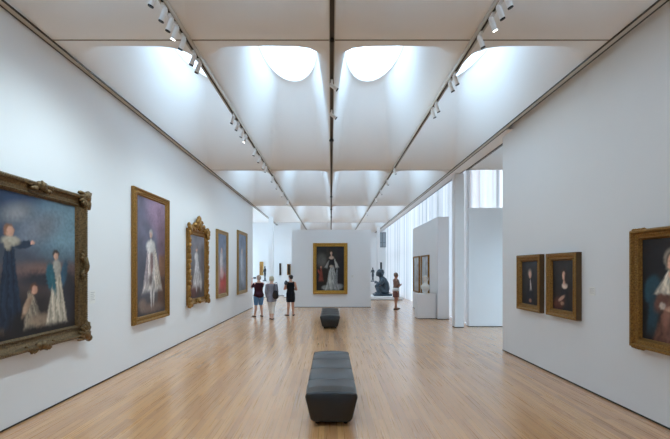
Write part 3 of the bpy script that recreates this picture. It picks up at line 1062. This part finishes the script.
# ------------------------------------------------------------------ benches
def bench(loc, label):
    t = thing('upholstered_bench', label, 'bench', loc, 0, 'gallery benches')
    Lb, wt, wb, z0, z1 = 2.2, .60, .475, .055, .392
    # rounded trapezoid section (x, z)
    def section(k, dome):
        pts = []
        r = .05
        zt = z1 - .012
        # right side from bottom to top then left
        half = [(wb / 2 - .03, z0), (wb / 2, z0 + .03)]
        for j in range(5):
            a = j / 4 * PI / 2
            half.append((wt / 2 - r * .55 + r * .55 * math.cos(a), zt - r + r * math.sin(a)))
        top = []
        for j in range(1, 6):
            x = (wt / 2 - r * .55) * (1 - j / 3)
            top.append((x, zt + dome * (1 - (x / (wt / 2)) ** 2)))
        pr = half + top
        left = [(-x, z) for x, z in reversed(half)]
        pr = pr + left[0:]
        cz = (z0 + z1) / 2
        return [(x * k, cz + (z - cz) * k) for x, z in pr]
    ys = []
    npan = 4
    for p in range(npan):
        y0 = Lb * p / npan
        y1 = Lb * (p + 1) / npan
        for f, k in ((0, .975 if p else .0), (.012, .992), (.035, 1.0), (.5, 1.006), (.965, 1.0), (.988, .992)):
            if p == 0 and f < .02:
                continue
            if p == npan - 1 and f > .98:
                continue
            ys.append((y0 + (y1 - y0) * f, k))
    ys = [(0.0, .90), (.008, .955), (.022, .985)] + ys[0:] + [(Lb - .022, .985), (Lb - .008, .955), (Lb, .90)]
    ys.sort()
    b = bmesh.new()
    rings = []
    for y, k in ys:
        rings.append([b.verts.new((x, y, z)) for x, z in section(k, .02)])
    n = len(rings[0])
    for a, c in zip(rings[:-1], rings[1:]):
        for i in range(n):
            b.faces.new((a[i], c[i], c[(i + 1) % n], a[(i + 1) % n]))
    b.faces.new(rings[0])
    b.faces.new(list(reversed(rings[-1])))
    bmesh.ops.recalc_face_normals(b, faces=b.faces[:])
    obj('cushion', b, M['leather'], t, True)
    # piping seams across the top
    for p in range(1, npan):
        b = bmesh.new()
        tube(b, [(x, Lb * p / npan, z) for x, z in section(.984, .02)[1:-1]], [.0045] * (n - 2), 6, side=(0, 1, 0))
        obj('seam', b, M['leather'], t, True)
    obj('underframe', newbox(-.19, .19, .06, Lb - .06, .035, .065), M['bench_leg'], t)
    for sx in (-1, 1):
        for y in (.12, Lb - .12):
            b = bmesh.new()
            cyl(b, (sx * .165, y, 0), (sx * .165, y, .05), .022, 16, .026)
            obj('leg', b, M['bench_leg'], t)
    return t
bench((.005, 4.37, 0), 'long dark leather bench on the oak floor, nearest the camera')
bench((-.03, 11.5, 0), 'dark leather bench in front of the silver dress portrait')

# ------------------------------------------------------------------ pedestals and sculpture
t = thing('display_pedestal', 'low white box pedestal standing against the partition under the marble bust', 'pedestal', (3.41, 13.95, 0))
obj('pedestal_body', newbox(-.33, .33, -.22, .22, .02, .89, .008), M['plinth'], t)
obj('pedestal_base', newbox(-.315, .315, -.205, .205, 0, .02), M['dark_gap'], t)

def bust():
    t = thing('marble_bust', 'white marble bust on the low white pedestal by the partition', 'sculpture', (3.42, 13.95, .89), -PI / 3)
    b = bmesh.new()
    tube(b, [(0, 0, .1), (0, 0, .18), (0, 0, .27), (0, .0, .33), (0, .01, .37), (0, .02, .43)],
         [(.11, .09), (.175, .115), (.20, .12), (.14, .09), (.07, .07), (.062, .066)], 20)
    ball(b, (0, .02, .53), (.09, .105, .122), sub=3)
    ball(b, (0, .115, .515), (.014, .022, .024), sub=2)
    ball(b, (0, .10, .47), (.03, .02, .018), sub=2)
    for s in (-1, 1):
        ball(b, (s * .078, .01, .52), (.012, .02, .03), sub=2)
        ball(b, (s * .11, .06, .25), (.05, .03, .07), sub=2)
    for k in range(14):
        a = k / 14 * 2 * PI
        ball(b, (.07 * math.cos(a), -.01 + .08 * math.sin(a), .59 + .02 * math.sin(k * 3)), (.03, .03, .026), sub=2)
    ball(b, (0, 0, .635), (.05, .06, .03), sub=2)
    fuse('bust_figure', b, .008, M['marble'], t, 2)
    b = bmesh.new()
    tube(b, [(0, 0, 0.001), (0, 0, .025), (0, 0, .05), (0, 0, .10)], [.09, .09, .055, .065], 24, cap=False)
    obj('socle', b, M['marble'], t, True)
bust()

plat_ = thing('sculpture_platform', 'low wide white platform under the large crouching bronze', 'pedestal', (3.0, 22.4, 0))
obj('platform_top', newbox(-1.05, 1.1, -.5, 1.2, .03, .2, .006), M['plinth'], plat_)
obj('platform_base', newbox(-1.02, 1.07, -.47, 1.17, 0, .03), M['dark_gap'], plat_)

def crouching():
    t = thing('bronze_sculpture', 'large dark bronze of a crouching figure hugging its knees on a platform', 'sculpture', (2.97, 22.75, .285), 0)
    b = bmesh.new()
    # figure faces -x; seated, knees drawn up, back curved
    tube(b, [(.16, 0, .16), (.22, 0, .36), (.20, 0, .60), (.10, 0, .84), (.0, 0, 1.0)], [(.32, .28), (.31, .29), (.31, .26), (.28, .22), (.14, .14)], 18, side=(0, 1, 0))
    ball(b, (-.06, 0, 1.24), (.23, .22, .24), sub=3)
    ball(b, (-.04, 0, 1.38), (.20, .19, .11), sub=3)
    ball(b, (-.06, 0, 1.30), (.255, .245, .045), sub=3)
    ball(b, (-.29, 0, 1.19), (.04, .04, .05), sub=2)
    ball(b, (-.25, 0, 1.10), (.06, .08, .05), sub=2)
    for s in (-1, 1):
        ball(b, (-.02, s * .225, 1.22), (.04, .03, .07), sub=2)
        tube(b, [(.12, s * .17, .16), (-.12, s * .24, .36), (-.24, s * .26, .46)], [.18, .15, .13], 14)
        tube(b, [(-.24, s * .26, .46), (-.18, s * .25, .26), (-.12, s * .24, .08)], [.125, .105, .08], 14)
        tube(b, [(-.08, s * .24, .06), (-.24, s * .25, .055), (-.34, s * .26, .045)], [(.09, .06), (.09, .055), (.065, .04)], 12)
        tube(b, [(.06, s * .30, .84), (-.06, s * .38, .62), (-.22, s * .20, .66)], [.115, .10, .08], 12)
        tube(b, [(-.22, s * .20, .66), (-.34, s * .03, .74)], [.08, .065], 12)
        for k in range(4):
            tube(b, [(-.33, s * .04, .74 - .03 * k), (-.40, s * -.03, .73 - .03 * k)], [.022, .016], 8)
    ball(b, (.20, 0, .1), (.3, .36, .1), sub=3)
    fuse('figure', b, .022, M['bronze'], t, 4)
    obj('bronze_base', newbox(-.46, .58, -.4, .4, -.0845, .03, .008), M['bronze'], t)
crouching()

def small_bronze(loc, label, h=.95, ph=.9, lab2=None, seed=1):
    t2 = thing('display_pedestal', lab2, 'pedestal', (loc[0], loc[1], 0))
    obj('pedestal_body', newbox(-.2, .2, -.2, .2, .02, ph, .005), M['plinth'], t2)
    obj('pedestal_base', newbox(-.19, .19, -.19, .19, 0, .02), M['dark_gap'], t2)
    t = thing('bronze_figure', label, 'sculpture', (loc[0], loc[1], ph), .6 * seed)
    k = h / .95
    b = bmesh.new()
    Z = lambda *p: tuple(v * k for v in p)
    tube(b, [Z(0, 0, .44), Z(0, 0, .52), Z(0, .01, .62), Z(0, 0, .72), Z(0, 0, .78), Z(0, 0, .82)], [(.075 * k, .06 * k), (.085 * k, .06 * k), (.065 * k, .05 * k), (.09 * k, .06 * k), (.09 * k, .05 * k), (.03 * k, .03 * k)], 14)
    tube(b, [Z(0, 0, .8), Z(0, .01, .86)], [.03 * k, .03 * k], 10)
    ball(b, Z(0, .012, .89), (.045 * k, .052 * k, .062 * k), sub=2)
    for s in (-1, 1):
        tube(b, [Z(s * .045, 0, .46), Z(s * .05, .03 * s, .25), Z(s * .05, -.02 * s, .05)], [.05 * k, .038 * k, .026 * k], 10)
        tube(b, [Z(s * .05, -.03 * s, .035), Z(s * .055, .09 - .03 * s, .03)], [.03 * k, .022 * k], 8)
        tube(b, [Z(s * .095, 0, .76), Z(s * .15, .02, .6), Z(s * .07 if s > 0 else -.16, .09, .5 if s < 0 else .68)], [.03 * k, .025 * k, .02 * k], 8)
    fuse('figure', b, .012 * k, M['bronze'], t, 2)
    b = bmesh.new()
    cyl(b, (0, 0, .001), (0, 0, .03), .13 * k, 24)
    obj('bronze_base', b, M['bronze'], t)
small_bronze((2.86, 26.3, 0), 'small dark standing bronze behind the large crouching bronze', .98, .9, 'white pedestal under the small standing bronze behind the crouching bronze', 1)
small_bronze((-4.15, 24.2, 0), 'dark standing bronze in the far room behind the visitor in maroon', .95, 1.0, 'white pedestal in the far room holding the dark standing bronze', 2)

# ------------------------------------------------------------------ people
def skin_mat(name, c):
    return mat(name, c, 0.55, attr='paint')
M['skin'] = skin_mat('skin', (1, 1, 1, 1))

def hand(b, w, d, palm_n, k, curl=.5, side=1):
    """w wrist, d direction of the hand, palm_n palm normal. Four fingers and a thumb."""
    w, d, pn = Vector(w), Vector(d).normalized(), Vector(palm_n)
    pn = (pn - d * pn.dot(d)).normalized()
    s = d.cross(pn).normalized() * side
    tube(b, [w, w + d * .03 * k, w + d * .085 * k], [(.022 * k, .017 * k), (.034 * k, .014 * k), (.040 * k, .012 * k)], 12, side=s)
    lens = (.068, .077, .072, .056)
    for i in range(4):
        o = (i - 1.5) * .0205 * k
        p = w + d * .080 * k + s * o
        pts = [p]
        dd = d.copy()
        for q, f in enumerate((.42, .32, .26)):
            a = curl * (.45 + .35 * q)
            dd = (d * math.cos(a * (q + 1) * .7) + pn * math.sin(a * (q + 1) * .7)).normalized()
            p = p + dd * lens[i] * f * k
            pts.append(p)
        tube(b, pts, [.0088 * k, .0085 * k, .008 * k, .007 * k], 8, side=s)
    p = w + d * .025 * k - s * .028 * k
    tube(b, [p, p + (d * .7 - s * .6 + pn * .2).normalized() * .03 * k, p + (d * .8 - s * .45 + pn * .3).normalized() * .058 * k], [.012 * k, .0105 * k, .008 * k], 8, side=pn)

TORSO = [(.465, .070, .058, 0), (.50, .098, .074, -.006), (.535, .102, .076, -.006), (.58, .088, .064, 0), (.625, .080, .056, .003), (.67, .084, .06, .004), (.72, .090, .066, .006), (.765, .092, .062, .0), (.80, .094, .052, -.006), (.822, .076, .042, -.008), (.838, .045, .036, -.008)]

def person(label, loc, rotz, H, pose, skin, top, bottom, hair, shoes, name='person'):
    """One continuous body; clothing and hair as children. Local frame: faces +y."""
    t = thing(name, label, 'person', loc, rotz)
    k = H / 1.65
    J = {}
    for s, S in ((-1, 'L'), (1, 'R')):
        J['hip' + S] = Vector((s * .052 * H, -.004 * H, .50 * H))
        J['knee' + S] = Vector((s * .054 * H, .012 * H, .28 * H))
        J['ank' + S] = Vector((s * .056 * H, -.012 * H, .045 * H))
        J['sh' + S] = Vector((s * .100 * H, -.006 * H, .795 * H))
        J['el' + S] = Vector((s * .135 * H, -.02 * H, .63 * H))
        J['wr' + S] = Vector((s * .14 * H, .02 * H, .49 * H))
    for kk, v in pose.items():
        if kk in J:
            J[kk] = Vector(v) * H
    bulk = pose.get('bulk', 1.0)
    # ---- body
    b = bmesh.new()
    tube(b, [(0, y * H, z * H) for z, rx, ry, y in TORSO], [(rx * H * bulk, ry * H * bulk) for z, rx, ry, y in TORSO], 22)
    tube(b, [(0, -.008 * H, .825 * H), (0, -.002 * H, .86 * H), (0, .002 * H, .89 * H)], [(.036 * H, .036 * H), (.031 * H, .033 * H), (.031 * H, .034 * H)], 16)
    hc = Vector((0, .004 * H, .934 * H))
    rz = Matrix.Rotation(pose.get('head', 0.0), 3, 'Z')
    def hp(x, y, z):
        return hc + rz @ Vector((x * H, y * H, z * H))
    ball(b, hp(0, -.004, .010), (.0465 * H, .057 * H, .056 * H), rz, 3)
    ball(b, hp(0, .008, -.022), (.037 * H, .046 * H, .044 * H), rz, 3)
    ball(b, hp(0, .034, -.052), (.017 * H, .016 * H, .013 * H), rz, 2)
    tube(b, [hp(0, .052, .004), hp(0, .061, -.012), hp(0, .063, -.019)], [.006 * H, .0085 * H, .0085 * H], 8)
    tube(b, [hp(-.012, .050, -.034), hp(0, .055, -.034), hp(.012, .050, -.034)], [.004 * H, .006 * H, .004 * H], 8, side=(0, 0, 1))
    tube(b, [hp(-.028, .043, .012), hp(0, .052, .013), hp(.028, .043, .012)], [.006 * H, .006 * H, .006 * H], 8, side=(0, 0, 1))
    for s in (-1, 1):
        ball(b, hp(s * .046, -.006, -.008), (.006 * H, .012 * H, .019 * H), rz, 2)
    for s, S in ((-1, 'L'), (1, 'R')):
        hp_, kn, an = J['hip' + S], J['knee' + S], J['ank' + S]
        tube(b, [hp_, hp_.lerp(kn, .35), hp_.lerp(kn, .75), kn, kn.lerp(an, .3) + Vector((0, -.008 * H, 0)), kn.lerp(an, .7), an], [.056 * H * bulk, .052 * H * bulk, .040 * H, .034 * H, .034 * H, .024 * H, .020 * H], 16)
        fd = Vector(pose.get('foot' + S, (s * .12, 1, 0)))
        fd.normalize()
        sd = Vector((fd.y, -fd.x, 0))
        base = Vector((an.x, an.y, 0))
        tube(b, [an, base + Vector((0, 0, .028 * H)) - fd * .012 * H], [.021 * H, .024 * H], 12)
        tube(b, [base - fd * .028 * H + Vector((0, 0, .02 * H)), base + fd * .03 * H + Vector((0, 0, .026 * H)), base + fd * .075 * H + Vector((0, 0, .018 * H)), base + fd * .108 * H + Vector((0, 0, .012 * H))],
             [(.019 * H, .018 * H), (.023 * H, .021 * H), (.027 * H, .014 * H), (.02 * H, .009 * H)], 12, side=sd)
        J['fd' + S] = fd
        sh, el, wr = J['sh' + S], J['el' + S], J['wr' + S]
        ball(b, sh, (.034 * H, .034 * H, .034 * H), sub=2)
        tube(b, [sh, sh.lerp(el, .4), el], [.031 * H, .029 * H, .024 * H], 14)
        tube(b, [el, el.lerp(wr, .35), wr], [.0245 * H, .023 * H, .0155 * H], 14)
        hd = Vector(pose.get('hand' + S, (wr - el)))
        hand(b, wr, hd, pose.get('palm' + S, (-s, 0, 0)), k * .96, pose.get('curl', .6), s)
    body = fuse('body', b, .0052, M['skin'], t, 2)
    c = coords(body.data)
    sk = np.array([lin(v) for v in skin])
    cols = np.tile(sk, (len(c), 1))
    inv = rz.transposed()
    R = np.array([[inv[i][j] for j in range(3)] for i in range(3)])
    hl = (c - np.array(hc)) @ R.T / H
    def blob(x, y, z, r, col, sz=1.0):
        dd = np.sqrt((hl[:, 0] - x) ** 2 + (hl[:, 1] - y) ** 2 * .5 + ((hl[:, 2] - z) * sz) ** 2)
        f = np.clip(1.3 - dd / r, 0, 1)[:, None]
        cols[:] = cols * (1 - f) + np.array([lin(v) for v in col]) * f
    for s in (-1, 1):
        blob(s * .019, .047, .000, .0085, (222, 214, 208), 1.7)
        blob(s * .019, .049, .000, .0045, (44, 32, 26))
        blob(s * .020, .047, .014, .010, (104, 82, 64), 3.5)
    blob(0, .054, -.034, .013, (168, 96, 88), 2.2)
    set_colors(body.data, cols)
    # ---- hair
    b = bmesh.new()
    for (x, y, z, rx, ry, rzz) in hair['lumps']:
        ball(b, hp(x, y, z), (rx * H, ry * H, rzz * H), rz, 3, .10)
    fuse('hair', b, .007, mat('hair_' + label[:12], rgb(*hair['color']), .6, noise_amt=.3, noise_scale=60, bump=.35, bump_scale=90), t, 1)
    # ---- upper garment
    ez = lambda z0: [(z, rx, ry, y) for z, rx, ry, y in TORSO if z >= z0]
    g = top.get('ease', .010)
    sec = ez(top['hem'] + .02)
    flare = top.get('flare', 0.0)
    rows = [(top['hem'],) + tuple(np.interp(max(top['hem'], .465), [q[0] for q in TORSO], [q[i] for q in TORSO]) for i in (1, 2, 3))] + sec
    if top['hem'] < .465:
        rows = [(top['hem'], .090, .072, 0), (.42, .100, .080, -.004)] + [r for r in sec if r[0] > .49]
    neck = top.get('neck', .835)
    rows = [r for r in rows if r[0] <= neck]
    b = bmesh.new()
    tube(b, [(0, y * H, z * H) for z, rx, ry, y in rows], [((rx * bulk + g + flare * max(0, .62 - z)) * H, (ry * bulk + g + flare * max(0, .62 - z)) * H) for z, rx, ry, y in rows], 26, cap=False)
    sl = top.get('sleeve', .5)
    for s, S in ((-1, 'L'), (1, 'R')):
        sh, el, wr = J['sh' + S], J['el' + S], J['wr' + S]
        if sl > 0:
            a = sh + Vector((-s * .02 * H, 0, 0))
            pts, rr = [a, sh], [.036 * H, .0415 * H]
            if sl <= .5:
                pts += [sh.lerp(el, sl * 2)]
                rr += [.037 * H]
            else:
                pts += [el, el.lerp(wr, (sl - .5) * 2)]
                rr += [.0325 * H, .0265 * H]
            tube(b, pts, rr, 16)
        else:
            ball(b, sh + Vector((-s * .03 * H, 0, .006 * H)), (.026 * H, .042 * H, .036 * H), sub=2)
    tm = mat('cloth_' + top['name'] + label[:6], rgb(*top['color']), .85, spec=.2, noise_amt=top.get('pattern', .12), noise_scale=top.get('pscale', 18), bump=.15, bump_scale=30)
    fuse(top['name'], b, .0085, tm, t, 2)
    # ---- lower garment
    if bottom:
        b = bmesh.new()
        bm_ = mat('cloth_' + bottom['name'] + label[:6], rgb(*bottom['color']), .85, spec=.2, noise_amt=.12, noise_scale=14, bump=.12, bump_scale=30)
        e = bottom.get('ease', .008)
        wz = bottom.get('waist', .60)
        rows = [q for q in TORSO if q[0] <= wz]
        tube(b, [(0, y * H, z * H) for z, rx, ry, y in rows], [((rx * bulk + e * .8) * H, (ry * bulk + e * .8) * H) for z, rx, ry, y in rows], 24, cap=False)
        if bottom.get('skirt'):
            hz = bottom['hem']
            tube(b, [(0, 0, hz * H), (0, 0, .42 * H), (0, -.004 * H, .50 * H)], [(.108 * H, .082 * H), (.107 * H, .08 * H), (.106 * H, .080 * H)], 24, cap=False)
        else:
            for s, S in ((-1, 'L'), (1, 'R')):
                hp_, kn, an = J['hip' + S], J['knee' + S], J['ank' + S]
                hz = bottom['hem'] * H
                pts, rr = [hp_, hp_.lerp(kn, .35), hp_.lerp(kn, .75)], [(.058 * bulk + e) * H, (.054 * bulk + e) * H, (.043 + e) * H]
                if hz < kn.z - .02:
                    f = (kn.z - hz) / (kn.z - an.z)
                    pts += [kn, kn.lerp(an, f * .5) + Vector((0, -.005 * H, 0)), kn.lerp(an, f)]
                    rr += [(.036 + e) * H, (.035 + e) * H, (.028 + e) * H]
                else:
                    pts += [kn + Vector((0, 0, .01))]
                    rr += [(.038 + e) * H]
                tube(b, pts, rr, 16, cap=False)
        fuse(bottom['name'], b, .0085, bm_, t, 2)
    # ---- shoes
    smm = mat('shoe_' + label[:8], rgb(*shoes), .5)
    for s, S in ((-1, 'L'), (1, 'R')):
        an, fd = J['ank' + S], J['fd' + S]
        base = Vector((an.x, an.y, 0))
        sd = Vector((fd.y, -fd.x, 0))
        b = bmesh.new()
        tube(b, [base - fd * .030 * H + Vector((0, 0, .017 * H)), base + fd * .02 * H + Vector((0, 0, .019 * H)), base + fd * .07 * H + Vector((0, 0, .016 * H)), base + fd * .114 * H + Vector((0, 0, .011 * H))],
             [(.023 * H, .0165 * H), (.025 * H, .0185 * H), (.030 * H, .0155 * H), (.022 * H, .0105 * H)], 16, side=sd)
        for v in b.verts:
            v.co.z = max(v.co.z, 0.0015)
        obj('shoe', b, smm, t, True)
    return t, J

GREYHAIR = [(0, -.012, .020, .052, .058, .050), (0, -.032, -.006, .050, .036, .046), (-.038, -.012, -.004, .016, .034, .036), (.038, -.012, -.004, .016, .034, .036)]
# visitor in maroon with a camera
hA = math.radians(36)
tA, JA = person('woman in a maroon top and blue knee shorts raising a camera, seen from behind', (-2.70, 14.36, 0), hA, 1.55,
       {'elL': (-.135, .10, .70), 'wrL': (-.082, .19, .86), 'elR': (.135, .10, .69), 'wrR': (.084, .185, .855), 'handL': (.12, .25, .9), 'handR': (-.12, .25, .9), 'palmL': (1, .1, 0), 'palmR': (-1, .1, 0), 'curl': .35, 'bulk': 1.10, 'head': .1,
        'hipL': (-.052, -.004, .50), 'kneeL': (-.066, .01, .28), 'ankL': (-.085, .02, .045), 'kneeR': (.064, .012, .28), 'ankR': (.08, -.03, .045)},
       (206, 160, 138), {'name': 'blouse', 'color': (58, 26, 36), 'hem': .48, 'sleeve': .34, 'ease': .014, 'flare': .04}, {'name': 'shorts', 'color': (92, 128, 164), 'hem': .285, 'ease': .012},
       {'color': (178, 160, 146), 'lumps': GREYHAIR}, (40, 32, 32))
ca, sa = math.cos(hA), math.sin(hA)
def in_a(x, y):
    return (-2.70 + x * ca - y * sa, 14.36 + x * sa + y * ca)
cx, cy = in_a(0.0, .345)
t = thing('compact_camera', 'small black camera held up by the woman in maroon', 'camera', (cx, cy, 1.44), hA)
obj('camera_body', newbox(-.05, .05, -.018, .018, -.03, .035, .006), M['black'], t)
b = bmesh.new()
cyl(b, (0, .016, .0), (0, .05, .0), .024, 20)
obj('lens_barrel', b, M['black'], t)

# visitor with grey jacket and white trousers
tB, JB = person('grey-haired woman in a grey patterned jacket and white cropped trousers, seen from behind', (-2.10, 13.62, 0), .06, 1.53,
       {'bulk': 1.0, 'kneeL': (-.040, .03, .28), 'ankL': (-.030, .045, .045), 'kneeR': (.036, .0, .28), 'ankR': (.022, -.055, .045), 'elL': (-.125, -.02, .63), 'wrL': (-.115, .05, .50), 'elR': (.130, -.03, .63), 'wrR': (.115, .10, .58)},
       (208, 166, 146), {'name': 'jacket', 'color': (132, 132, 144), 'hem': .445, 'sleeve': .92, 'ease': .012, 'flare': .03, 'pattern': .4, 'pscale': 34}, {'name': 'trousers', 'color': (226, 222, 218), 'hem': .135, 'ease': .008},
       {'color': (188, 180, 158), 'lumps': [(0, -.008, .02, .056, .060, .052), (0, -.03, -.006, .054, .038, .048), (-.040, -.010, -.012, .018, .036, .042), (.040, -.010, -.012, .018, .036, .042)]}, (92, 66, 56))
t = thing('shoulder_bag', 'black shoulder bag at the hip of the woman in the grey jacket', 'bag', (-1.93, 13.40, .76), -PI / 2)
b = bmesh.new()
tube(b, [(0, 0, .02), (0, 0, .1), (0, 0, .2), (0, 0, .26)], [(.115, .05), (.125, .062), (.11, .052), (.08, .025)], 18, side=(.5, 1, 0))
obj('bag_body', b, mat('bag_leather', rgb(22, 20, 22), .45), t, True)
b = bmesh.new()
tube(b, [(.0, -.07, .22), (-.01, -.05, .42), (-.08, -.03, .535), (-.19, -.02, .55), (-.20, .02, .55), (-.08, .04, .535), (-.01, .055, .42), (.0, .07, .22)], [.009] * 8, 8, side=(1, 0, 0))
obj('strap', b, M['black'], t, True)

# visitor in black dress
tC, JC = person('dark-haired woman in a sleeveless black knee-length dress and black shoes', (-1.545, 14.72, 0), .30, 1.56,
       {'elL': (-.148, .03, .645), 'wrL': (-.03, .115, .70), 'handL': (1, .05, .1), 'palmL': (0, -1, 0), 'elR': (.150, .0, .635), 'wrR': (.04, .13, .66), 'handR': (-1, .05, .15), 'palmR': (0, -1, 0), 'head': .5,
        'kneeL': (-.05, .012, .28), 'ankL': (-.066, .0, .045), 'ankR': (.07, .0, .045), 'footL': (-.5, 1, 0), 'footR': (.4, 1, 0)},
       (204, 152, 128), {'name': 'dress', 'color': (24, 24, 30), 'hem': .335, 'sleeve': 0, 'ease': .009, 'flare': .012}, None,
       {'color': (40, 30, 28), 'lumps': [(0, -.010, .018, .051, .058, .050), (0, -.03, -.004, .046, .034, .042), (0, -.062, .03, .026, .024, .024)]}, (22, 20, 22))
t = thing('shoulder_bag', 'small dark bag slung at the shoulder of the woman in black', 'bag', (-1.70, 14.53, 1.2), .55)
b = bmesh.new()
tube(b, [(0, 0, 0), (0, 0, .04), (0, 0, .09), (0, 0, .12)], [(.06, .024), (.072, .03), (.068, .028), (.045, .016)], 16, side=(1, 0, 0))
obj('bag_body', b, mat('bag_dark', rgb(52, 54, 64), .6), t, True)
b = bmesh.new()
tube(b, [(-.04, 0, .11), (0, .06, .135), (.03, .11, .142), (.06, .06, .135), (.045, 0, .11)], [.007] * 5, 8, side=(0, 1, 0))
obj('strap', b, M['black'], t, True)

# visitor standing on the right
tD, JD = person('woman with folded arms in a brown top and brown skirt, standing near the partition', (2.86, 16.95, 0), -PI / 2 + .25, 1.62,
       {'elL': (-.130, .03, .645), 'wrL': (.02, .125, .675), 'handL': (1, .05, .15), 'palmL': (0, -1, 0), 'elR': (.130, .03, .64), 'wrR': (-.02, .14, .655), 'handR': (-1, .03, .2), 'palmR': (0, -1, 0), 'head': .05,
        'ankL': (-.05, .03, .045), 'ankR': (.05, -.05, .045)},
       (186, 136, 112), {'name': 'shirt', 'color': (140, 112, 104), 'hem': .58, 'sleeve': .4, 'ease': .012, 'pattern': .3, 'pscale': 24}, {'name': 'skirt', 'color': (120, 84, 78), 'hem': .335, 'skirt': True, 'waist': .54, 'ease': .008},
       {'color': (140, 116, 102), 'lumps': [(0, -.010, .020, .053, .060, .050), (0, -.03, -.006, .050, .036, .046), (-.036, -.014, -.004, .018, .034, .036), (.036, -.014, -.004, .018, .034, .036)]}, (46, 36, 34))
b = bmesh.new()
rows = [q for q in TORSO if .50 <= q[0] <= .585]
tube(b, [(0, y * 1.62, z * 1.62) for z, rx, ry, y in rows], [((rx + .013) * 1.62, (ry + .013) * 1.62) for z, rx, ry, y in rows], 26, cap=False)
obj('shirt_hem', b, mat('white_cotton', rgb(218, 214, 212), .85), tD, True)

# ------------------------------------------------------------------ camera and view
cd = bpy.data.cameras.new('camera')
cd.sensor_width = 36
cd.lens = 385.0 / 670.0 * 36
cd.shift_x = 4.0 / 670
cd.shift_y = 49.0 / 670
cd.clip_start = .05
cd.clip_end = 200
cam = bpy.data.objects.new('camera', cd)
COL.objects.link(cam)
cam.location = (0, 0, 1.8)
cam.rotation_euler = (PI / 2, 0, 0)
SC.camera = cam
SC.view_settings.view_transform = 'Standard'
SC.view_settings.look = 'None'
SC.view_settings.exposure = 1.43
SC.view_settings.gamma = 1.0
SC.view_settings.use_curve_mapping = False
SC.cycles.max_bounces = 16
SC.cycles.diffuse_bounces = 12
SC.cycles.transparent_max_bounces = 8
SC.cycles.sample_clamp_indirect = 6
SC.cycles.use_denoising = True
try:
    SC.cycles.denoiser = 'OPENIMAGEDENOISE'
except Exception:
    pass
